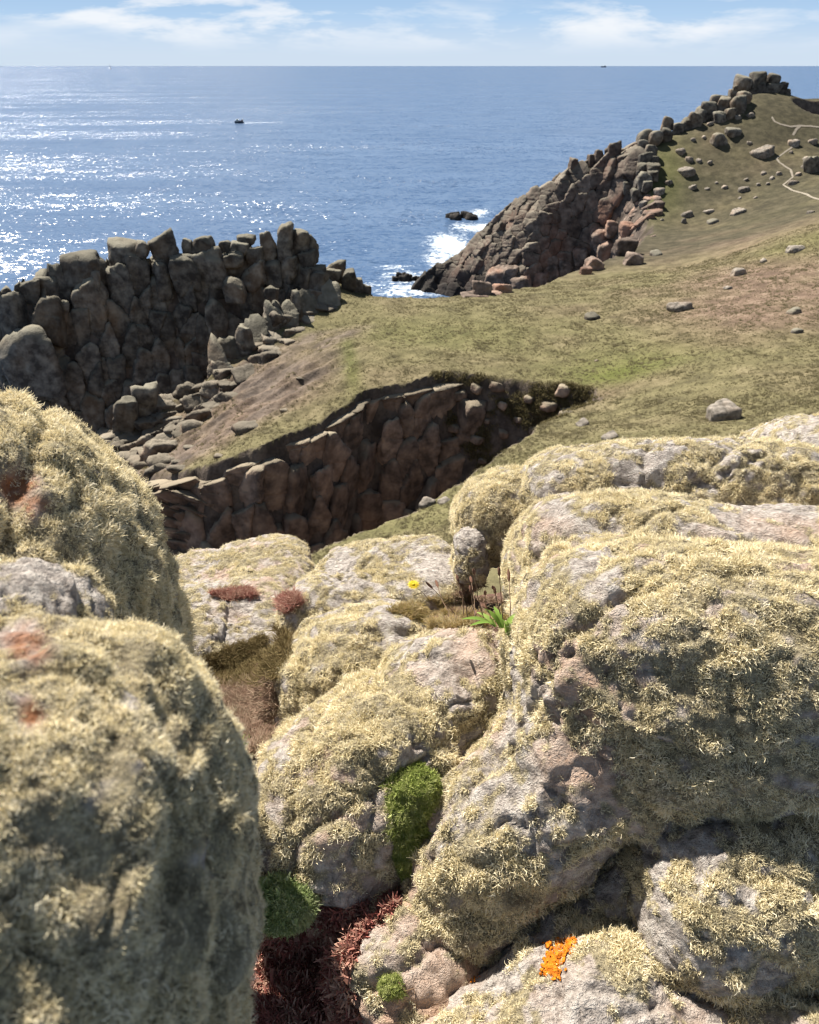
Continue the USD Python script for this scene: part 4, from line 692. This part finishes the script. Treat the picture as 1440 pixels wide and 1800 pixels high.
part('window', box((-2.0, -0.97, 2.95), (1.3, 0.06, 0.6)), M_glass, bt, smooth=False); part('working_deck', box((1.3, 0, 1.9), (3.6, 2.3, 1.0)), M_deck, bt, smooth=False); part('net_drum', box((2.9, 0, 2.5), (1.2, 1.8, 1.4)), M_deck, bt, smooth=False)
part('mast', box((-0.6, 0, 3.6), (0.14, 0.14, 3.4)), M_deck, bt, smooth=False); part('gantry', box((3.6, 0, 3.0), (0.16, 2.2, 2.2)), M_deck, bt, smooth=False)
M_foam = mat('wake_foam', {'g': ('geometry', {}), 'n': ('noise_texture', dict(scale=0.6, detail=6.0, roughness=0.7)), 'r': ('map_range', dict(from_min=0.34, from_max=0.5, clamp=True)), 'd': ('diffuse_bsdf', dict(color=(0.62, 0.68, 0.74))), 't': ('transparent_bsdf', {}), 'm': ('mix_closure', {})}, [('g.position', 'n.vector'), ('n.fac', 'r.value'), ('r.result', 'm.fac'), ('t.BSDF', 'm.closure1'), ('d.BSDF', 'm.closure2')], surface='m.closure')
wv, wf = [], []
for i in range(21):
    t = i / 20; x = 4 + 36 * t; y = 22 * t; w = 1.2 * (1 - 0.75 * t)
    wv += [(x, y - w * 2.2, 0.05), (x, y + w * 2.2, 0.05)]
for i in range(20): a = 2 * i; wf += [(a, a + 2, a + 3), (a, a + 3, a + 1)]
tag(part('boat_wake', (np.array(wv) + bp_ * [1, 1, 0], np.array(wf)), M_foam, smooth=False), 'thin white wake trailing right behind the fishing boat', 'wake', kind='stuff')
lp = sea_at(194, 121.5); s_ = depth(lp) / FPX
lt = thing('lighthouse', 'tiny grey lighthouse on a reef on the horizon at the left', 'lighthouse', lp)
prof = np.array([(4.5, 0), (3.6, 12), (2.9, 30), (2.7, 44), (3.4, 45), (3.4, 46.5), (0, 46.5)]) * (7 * s_ / 52)
part('tower', trimesh.creation.revolve(prof * [1, 1], sections=16).apply_translation(lp), M_white, lt)
part('lantern', trimesh.creation.revolve(np.array([(0, 46.5), (1.9, 46.5), (1.9, 50), (0, 52.5)]) * (7 * s_ / 52), sections=12).apply_translation(lp), M_deck, lt)
part('reef', random_block(lp, np.array([26, 10, 1.0]) * (7 * s_ / 52), frame(), 777, sub=3, p=6), M_sear, lt)
sp = sea_at(1061, 118.2); s_ = depth(sp) / FPX
st = thing('distant_ship', 'tiny ship hull down on the horizon right of centre', 'ship', sp); bp_ = sp
part('hull', box((0, 0, 0.8 * s_), (9 * s_, 2 * s_, 1.6 * s_)), M_hull, st, smooth=False); part('superstructure', box((2.6 * s_, 0, 2.1 * s_), (2.0 * s_, 1.4 * s_, 1.2 * s_)), M_hull, st, smooth=False)

# ------------------------------------------------------------------ plants of the outcrop
FP = np.vstack([x[1] for x in FG] + [GV]); FNn = np.vstack([x[2] for x in FG] + [vnormals(GV, GF)]); FU, FV_ = pix(FP); FD = depth(FP)
FO = (FNn * (CAM - FP)).sum(1) > 0
ONROCK = np.concatenate([np.full(len(x[1]), x[0] == 'orange_spotted_rock') for x in FG] + [np.zeros(len(GV), bool)]); NEARB = np.concatenate([np.full(len(x[1]), x[0] in ('near_boulder', 'tall_boulder', 'shoulder_boulder')) for x in FG] + [np.zeros(len(GV), bool)]); FO &= ~NEARB
SEEN = np.nonzero(FO & (FD > 0.2) & (np.abs(FU - 720) < 900) & (np.abs(FV_ - 900) < 1100))[0]; UVT = cKDTree(np.c_[FU[SEEN], FV_[SEEN]])
def spot(u, v, r=9, only=None):
    m = SEEN[np.array(UVT.query_ball_point((u, v), r), int)]
    if only is not None: m = m[only[m]]
    if not len(m): return spot(u, v, r * 1.8, only)
    m = m[FD[m] < FD[m].min() + 0.06]; i = m[np.argmin(np.hypot(FU[m] - u, FV_[m] - v))]
    return FP[i], FNn[i]
def cover(name, label, cat, poly, n, protos, material, seed, scale=(0.7, 1.3), up=0.6, only=None):
    """Ground cover over what the polygon of the picture shows: gully soil and rock faces."""
    rg = np.random.default_rng(seed); P = shapely.Polygon(poly); x0, y0, x1, y1 = P.bounds; pos, nrm = [], []
    grid = {}
    step = 12; D = {}
    for i in np.nonzero(FO & (FU > x0 - 20) & (FU < x1 + 20) & (FV_ > y0 - 20) & (FV_ < y1 + 20))[0]: grid.setdefault((int(FU[i] // step), int(FV_[i] // step)), []).append(i)
    while len(pos) < n and n > 0:
        u, v = rg.uniform(x0, x1), rg.uniform(y0, y1)
        if not P.contains(shapely.Point(u, v)): continue
        c = (int(u // step), int(v // step)); near = [i for a in (-1, 0, 1) for b in (-1, 0, 1) for i in grid.get((c[0] + a, c[1] + b), [])]
        if not near: n -= 1; continue
        near = np.array(near); f0 = FD[near].min(); near = near[FD[near] < f0 + 0.12]; i = near[np.argmin(np.hypot(FU[near] - u, FV_[near] - v))]
        q = FP[i] ; pl = (q - CAM) @ FNn[i]; d = ray(u, v); dn = d @ FNn[i]
        p = CAM + d * pl / dn if abs(dn) > 0.15 else q
        if np.linalg.norm(p - q) > 0.12: p = q
        pos.append(p); nrm.append(FNn[i] * (1 - up) + np.array([0, 0, up]) + rg.normal(0, 0.25, 3))
    pos, nrm = np.array(pos), np.array(nrm); nrm /= np.linalg.norm(nrm, axis=1, keepdims=True)
    return tag(scatter(name, None, protos, material, pos, nrm, rg.uniform(*scale, len(pos)), rg), label, cat, kind='stuff')
SPRIG = [strand_tuft(970 + i, 14, 0.010, (0.030, 0.038, 0.024)[i], 0.0035, 1.1, kink=0.35) for i in range(3)]
STUB = [strand_tuft(980 + i, 9, 0.012, (0.016, 0.022, 0.013)[i], 0.0065, 1.4, segs=2, kink=0.35) for i in range(3)]
FINE = [strand_tuft(990 + i, 22, 0.008, (0.016, 0.020)[i], 0.0016, 0.9, kink=0.2) for i in range(2)]
M_red = leaf_mat('dry_red_plants', [(0.06, 0.024, 0.02), (0.15, 0.05, 0.042), (0.26, 0.095, 0.075), (0.32, 0.15, 0.115), (0.45, 0.30, 0.22)], 0.25)
M_hea = leaf_mat('brown_heather', [(0.06, 0.035, 0.024), (0.14, 0.085, 0.055), (0.22, 0.15, 0.10), (0.27, 0.175, 0.125), (0.32, 0.25, 0.17)], 0.25)
M_hdk = leaf_mat('dark_heather', [(0.025, 0.018, 0.010), (0.07, 0.04, 0.022), (0.11, 0.075, 0.03), (0.14, 0.11, 0.045), (0.20, 0.15, 0.07)], 0.25)
M_mos = leaf_mat('green_moss', [(0.05, 0.065, 0.014), (0.11, 0.145, 0.030), (0.19, 0.24, 0.055), (0.28, 0.32, 0.085), (0.38, 0.40, 0.16)], 0.35)
M_thr = leaf_mat('thrift_green', [(0.07, 0.10, 0.03), (0.15, 0.21, 0.07), (0.24, 0.31, 0.11), (0.32, 0.38, 0.16), (0.42, 0.46, 0.25)], 0.35)
M_gol = leaf_mat('golden_grass', [(0.10, 0.075, 0.02), (0.20, 0.16, 0.045), (0.28, 0.22, 0.07), (0.34, 0.24, 0.11), (0.36, 0.30, 0.17)], 0.3)
cover('red_plants', 'dark red dry creeping plants filling the gully floor at the bottom', 'ground cover', [(430, 1600), (540, 1590), (610, 1600), (640, 1640), (610, 1720), (640, 1830), (430, 1830)], 3800, STUB, M_red, 401, (0.7, 1.5))
cover('red_plants', 'red shoots in the shade under the sloping boulder', 'ground cover', [(600, 1600), (700, 1560), (700, 1590), (640, 1640)], 350, STUB, M_red, 402, (0.6, 1.1))
cover('brown_heather', 'pinkish brown dead heather in the gully below the dark heather', 'heather', [(345, 1200), (480, 1190), (490, 1240), (465, 1300), (440, 1345), (380, 1330)], 2600, SPRIG, M_hea, 403, (0.5, 1.0))
cover('dark_heather', 'dark green-brown heather band under the pale slab', 'heather', [(330, 1175), (400, 1140), (500, 1110), (510, 1150), (480, 1200), (350, 1215)], 2300, SPRIG, M_hdk, 404, (0.6, 1.2))
cover('slab_heather', 'small dark reddish heather clump on the flat slab by the drop', 'heather', [(370, 1043), (440, 1035), (452, 1048), (400, 1056)], 500, SPRIG, M_red, 405, (0.6, 1.1))
cover('edge_heather', 'reddish brown heather tuft at the right end of the pale slab', 'heather', [(488, 1056), (520, 1044), (528, 1062), (500, 1078)], 350, SPRIG, M_red, 406, (0.6, 1.1))
cover('gully_sprig', 'bright green sprig beside the blurred boulder below the brown heather', 'plant', [(385, 1315), (425, 1295), (432, 1330), (405, 1345)], 320, STUB, M_mos, 407, (0.8, 1.4))
cover('golden_grass', 'low golden green grass on the ledge behind the mid boulder', 'grass', [(680, 1075), (740, 1055), (830, 1045), (880, 1075), (850, 1100), (760, 1098)], 1500, SPRIG, M_gol, 408, (0.4, 0.8))
cover('dry_plants', 'reddish dry plant clump among the plantain stalks', 'ground cover', [(800, 1040), (850, 1025), (870, 1060), (840, 1085), (795, 1075)], 550, SPRIG, M_hea, 409, (0.5, 1.0))
def cushion(name, label, lobes, seed, n, material, scale, cat='moss'):
    vv, ff = boulder_mesh(lobes, 4, seed, amp=0.2, k=20)
    t = thing(name, label, cat, [*vv.mean(0)[:2], vv[:, 2].min()])
    part('mound', (vv, ff), material, t); rg = np.random.default_rng(seed)
    p, nm, fi, bw = sample(vv, ff, n, rg); nm = nm + rg.normal(0, 0.3, nm.shape); nm /= np.linalg.norm(nm, axis=1, keepdims=True)
    scatter('shoots', t, FINE + STUB[:1], material, p, nm, rg.uniform(*scale, n) * np.clip(1 + 2 * fbm(p, 30, 3, seed), 0.5, 1.6), rg)
D_m = min(depth(spot(u, v)[0]) for u, v in ((705, 1400), (720, 1450), (725, 1500), (745, 1380)))
cushion('moss_cushion', 'bright green moss cushion wedged between the sloping boulder and the big boulder', [lobe(722, 1395, D_m + .03, 40, 34, .05, rot=25), lobe(712, 1445, D_m + .02, 32, 48, .045, rot=-8), lobe(722, 1500, D_m + .02, 26, 44, .04, rot=-10)], 421, 5200, M_mos, (0.4, 0.8))
D_t = depth(spot(497, 1585)[0])
cushion('thrift_cushion', 'round green cushion plant at the foot of the sloping boulder', [lobe(474, 1582, D_t, 24, 20, .04), lobe(518, 1580, D_t, 22, 20, .04), lobe(497, 1566, D_t + .02, 30, 20, .05), lobe(500, 1590, D_t - .01, 26, 14, .04)], 422, 2600, M_thr, (0.45, 1.0), 'plant')
cushion('small_cushion', 'small olive moss tuft on the tan rock near the bottom edge', [lobe(690, 1735, depth(spot(690, 1735)[0]), 18, 14, .02)], 423, 600, M_mos, (0.4, 0.7))

def blade(base, tip, width, bend, fold=0.25, n=8):
    """A lance-shaped leaf from base to tip, arched by bend."""
    base, tip = np.array(base), np.array(tip); a = tip - base; L = np.linalg.norm(a); s = np.cross(a, [0, 0, 1.0]); s /= max(np.linalg.norm(s), 1e-9); up = np.cross(s, a / L); V, F = [], []
    for i in range(n + 1):
        t = i / n; c = base + a * t + up * bend * L * math.sin(math.pi * t) ; w = width * math.sin(math.pi * min(1, 0.12 + 0.88 * t)) ** 0.8 * 0.5 + 0.0006
        V += [c - s * w + up * w * fold, c, c + s * w + up * w * fold]
    for i in range(n):
        for k in (0, 1): q = 3 * i + k; F += [(q, q + 1, q + 4), (q, q + 4, q + 3)]
    return np.array(V), np.array(F)
def tube(pts, r0, r1, n=6):
    pts = np.array(pts); V, F = [], []
    for i, p in enumerate(pts):
        r = r0 + (r1 - r0) * i / (len(pts) - 1); V += [p + r * np.array([math.cos(k * 2 * math.pi / n), math.sin(k * 2 * math.pi / n), 0]) for k in range(n)]
    for i in range(len(pts) - 1):
        for k in range(n): a, b = i * n + k, i * n + (k + 1) % n; F += [(a, b, b + n), (a, b + n, a + n)]
    return np.array(V), np.array(F)
M_leaf = leaf_mat('plantain_leaf', [(0.06, 0.11, 0.02), (0.11, 0.19, 0.035), (0.17, 0.27, 0.05), (0.24, 0.34, 0.08)], 0.4, 0.5)
M_stalk, M_head = simple('dry_stalk', (0.13, 0.075, 0.04), 0.8), simple('brown_seed_head', (0.12, 0.055, 0.03), 0.9)
pD = depth(spot(800, 1160)[0]); pb, _ = spot(880, 1098); pD = depth(pb) - 0.08; print('plantain', pD)
pl = thing('plantain_plant', 'plantain with bright green leaves and brown seed heads between the boulders', 'plant', atD(878, 1104, pD))
for (u0, v0, u1, v1, dd, w) in [(870, 1102, 812, 1088, -.03, .014), (872, 1102, 838, 1076, .02, .012), (880, 1104, 852, 1070, .0, .015), (884, 1104, 868, 1066, .03, .013), (890, 1108, 908, 1078, -.01, .014), (892, 1114, 900, 1090, -.05, .016), (893, 1118, 884, 1090, -.06, .013), (897, 1128, 905, 1100, -.05, .012), (876, 1103, 826, 1100, -.06, .012)]:
    part('leaf', blade(atD(u0, v0, pD), atD(u1, v1, pD + dd), w, 0.12), M_leaf, pl)
for i, (u0, v0, u1, v1, hl) in enumerate([(884, 1088, 878, 1012, 16), (898, 1086, 895, 1022, 24), (880, 1080, 871, 1044, 14), (876, 1068, 868, 1036, 10), (838, 1090, 828, 1042, 14), (835, 1085, 829, 1024, 14), (850, 1085, 834, 1010, 12), (800, 1080, 760, 1034, 18), (790, 1078, 770, 1032, 18), (815, 1080, 806, 1022, 13), (860, 1078, 853, 1046, 15), (862, 1088, 855, 1070, 12), (842, 1092, 836, 1078, 13), (822, 1086, 812, 1048, 12)]):
    a, b = atD(u0, v0, pD + 0.02 * math.sin(i * 2.1)), atD(u1, v1, pD + 0.05 * math.sin(i * 1.7)); m_ = (a + b) / 2 + np.array([0.004 * math.sin(i * 3), 0, 0])
    stq = part('seed_stalk', tube([a, m_, b], 0.0011, 0.0008), M_stalk, pl)
    ax = (b - m_) / np.linalg.norm(b - m_); L = hl * pD / FPX; prof = [0.35, 0.9, 1, 0.95, 0.75, 0.25]
    hv_, hf_ = tube([b + ax * L * k / 5 for k in range(6)], 0.001, 0.001, 8)
    cen = np.repeat([b + ax * L * k / 5 for k in range(6)], 8, 0); hv_ = cen + (hv_ - cen) * (np.repeat(prof, 8) * 3.6 * (1 + 0.25 * np.sin(np.arange(48) * 2.7)))[:, None]
    part('seed_head', (hv_, hf_), M_head, stq)
M_yel = leaf_mat('yellow_petal', [(0.60, 0.46, 0.03), (0.72, 0.58, 0.05)], 0.4, 0.6)
fD = pD + 0.02; fb_, fh = atD(760, 1062, fD), atD(727, 1029, fD - 0.02)
fl = thing('yellow_flower', 'single yellow flower on a thin stalk in front of the block boulder', 'flower', fb_)
part('stalk', tube([fb_, (fb_ + fh) / 2 + [0, 0, 0.006], fh], 0.0009, 0.0008), M_stalk, fl)
for k in range(13):
    a = k * 2 * math.pi / 13; d = np.array([math.cos(a), math.sin(a) * 0.8, 0.35 * math.sin(a) + 0.15]); part('petal', blade(fh, fh + d * 0.0145, 0.0055, 0.1, n=4), M_yel, fl)
part('flower_centre', trimesh.creation.icosphere(2, 0.004).apply_translation(fh + [0, 0, 0.002]), M_yel, fl)
for i, (u, v, r_) in enumerate([(600, 1642, 16), (574, 1622, 12)]):
    p, n_ = spot(u, v + 4); p = p + n_ * 0.008; s = depth(p) / FPX
    ro = thing('leaf_rosette', ['spiky green leaf rosette among the dark red plants', 'smaller pale green rosette left of the spiky one'][i], 'plant', p)
    for k in range(16):
        a = k * 2.4; e = 0.25 + 0.7 * (k / 16); d = np.array([math.cos(a) * math.cos(e), math.sin(a) * math.cos(e), math.sin(e)]); part('leaf', blade(p, p + d * r_ * s * 1.25, 0.004, 0.08, n=4), M_thr, ro)
M_ora = mat('orange_lichen', {'g': ('geometry', {}), 'n': ('noise_texture', dict(scale=90.0, detail=4.0)), 'rp': ('rgb_ramp', dict(ramp=[(0, (0.16, 0.045, 0.006)), (0.42, (0.36, 0.10, 0.008)), (0.58, (0.52, 0.165, 0.012)), (1, (0.62, 0.28, 0.05))])), 'b': ('bump', dict(strength=1.0, distance=0.008)), 'p': ('principled_bsdf', dict(roughness=0.9, specular_ior_level=0.1))}, [('g.position', 'n.vector'), ('n.fac', 'rp.fac'), ('rp.color', 'p.base_color'), ('n.fac', 'b.height'), ('b.normal', 'p.normal')], surface='p.BSDF')
rg = np.random.default_rng(431)
for (blobs, l) in [([(995, 1655, 17), (978, 1668, 20), (968, 1690, 14), (985, 1682, 14), (970, 1705, 15), (1003, 1664, 11), (975, 1716, 9), (962, 1710, 8)], 'bright orange crusty lichen patch on the low rock near the bottom'), ([(832, 1712, 8), (829, 1722, 7), (834, 1702, 5)], 'small orange lichen spot left of the bright orange patch')]:
    vs, fs, o = [], [], 0
    for (u, v, r_) in blobs:
        for q in range(60):
            p, n_ = spot(u + rg.normal(0, r_ * .5), v + rg.normal(0, r_ * .5), 9, ONROCK); s = depth(p) / FPX
            m = trimesh.creation.icosphere(2); sc = r_ * s * rg.uniform(0.10, 0.27); w = m.vertices * sc * (1 + 0.9 * fbm(m.vertices + q, 2.2, 3, q))[:, None]; w = w - n_ * ((w @ n_) * 0.5)[:, None] + p + n_ * 0.003
            vs.append(w); fs.append(m.faces + o); o += len(w)
    ol = part('orange_lichen', (np.vstack(vs), np.vstack(fs)), M_ora); tag(ol, l, 'lichen', kind='stuff')
rg = np.random.default_rng(441)
for i, (u0, v0, u1, v1) in enumerate([(530, 1790, 560, 1800), (575, 1600, 630, 1598), (700, 1735, 730, 1755), (498, 1760, 500, 1785)]):
    a, b = spot(u0, v0)[0] + [0, 0, .012], spot(u1, v1)[0] + [0, 0, .012]
    q = part('twig', tube([a, (2 * a + b) / 3 + rg.normal(0, .006, 3), (a + 2 * b) / 3 + rg.normal(0, .006, 3), b], 0.0016, 0.0008), M_stalk)
    tag(q, ['pale bent twig lying on the red plants at the bottom edge', 'thin curved twig under the sloping boulder', 'dry twig across the foot of the tan rock', 'short upright twig in the red plants near the bottom'][i], 'twig')
print('triangles', sum(len(UsdGeom.Mesh(p).GetFaceVertexCountsAttr().Get()) for p in stage.Traverse() if p.IsA(UsdGeom.Mesh)))
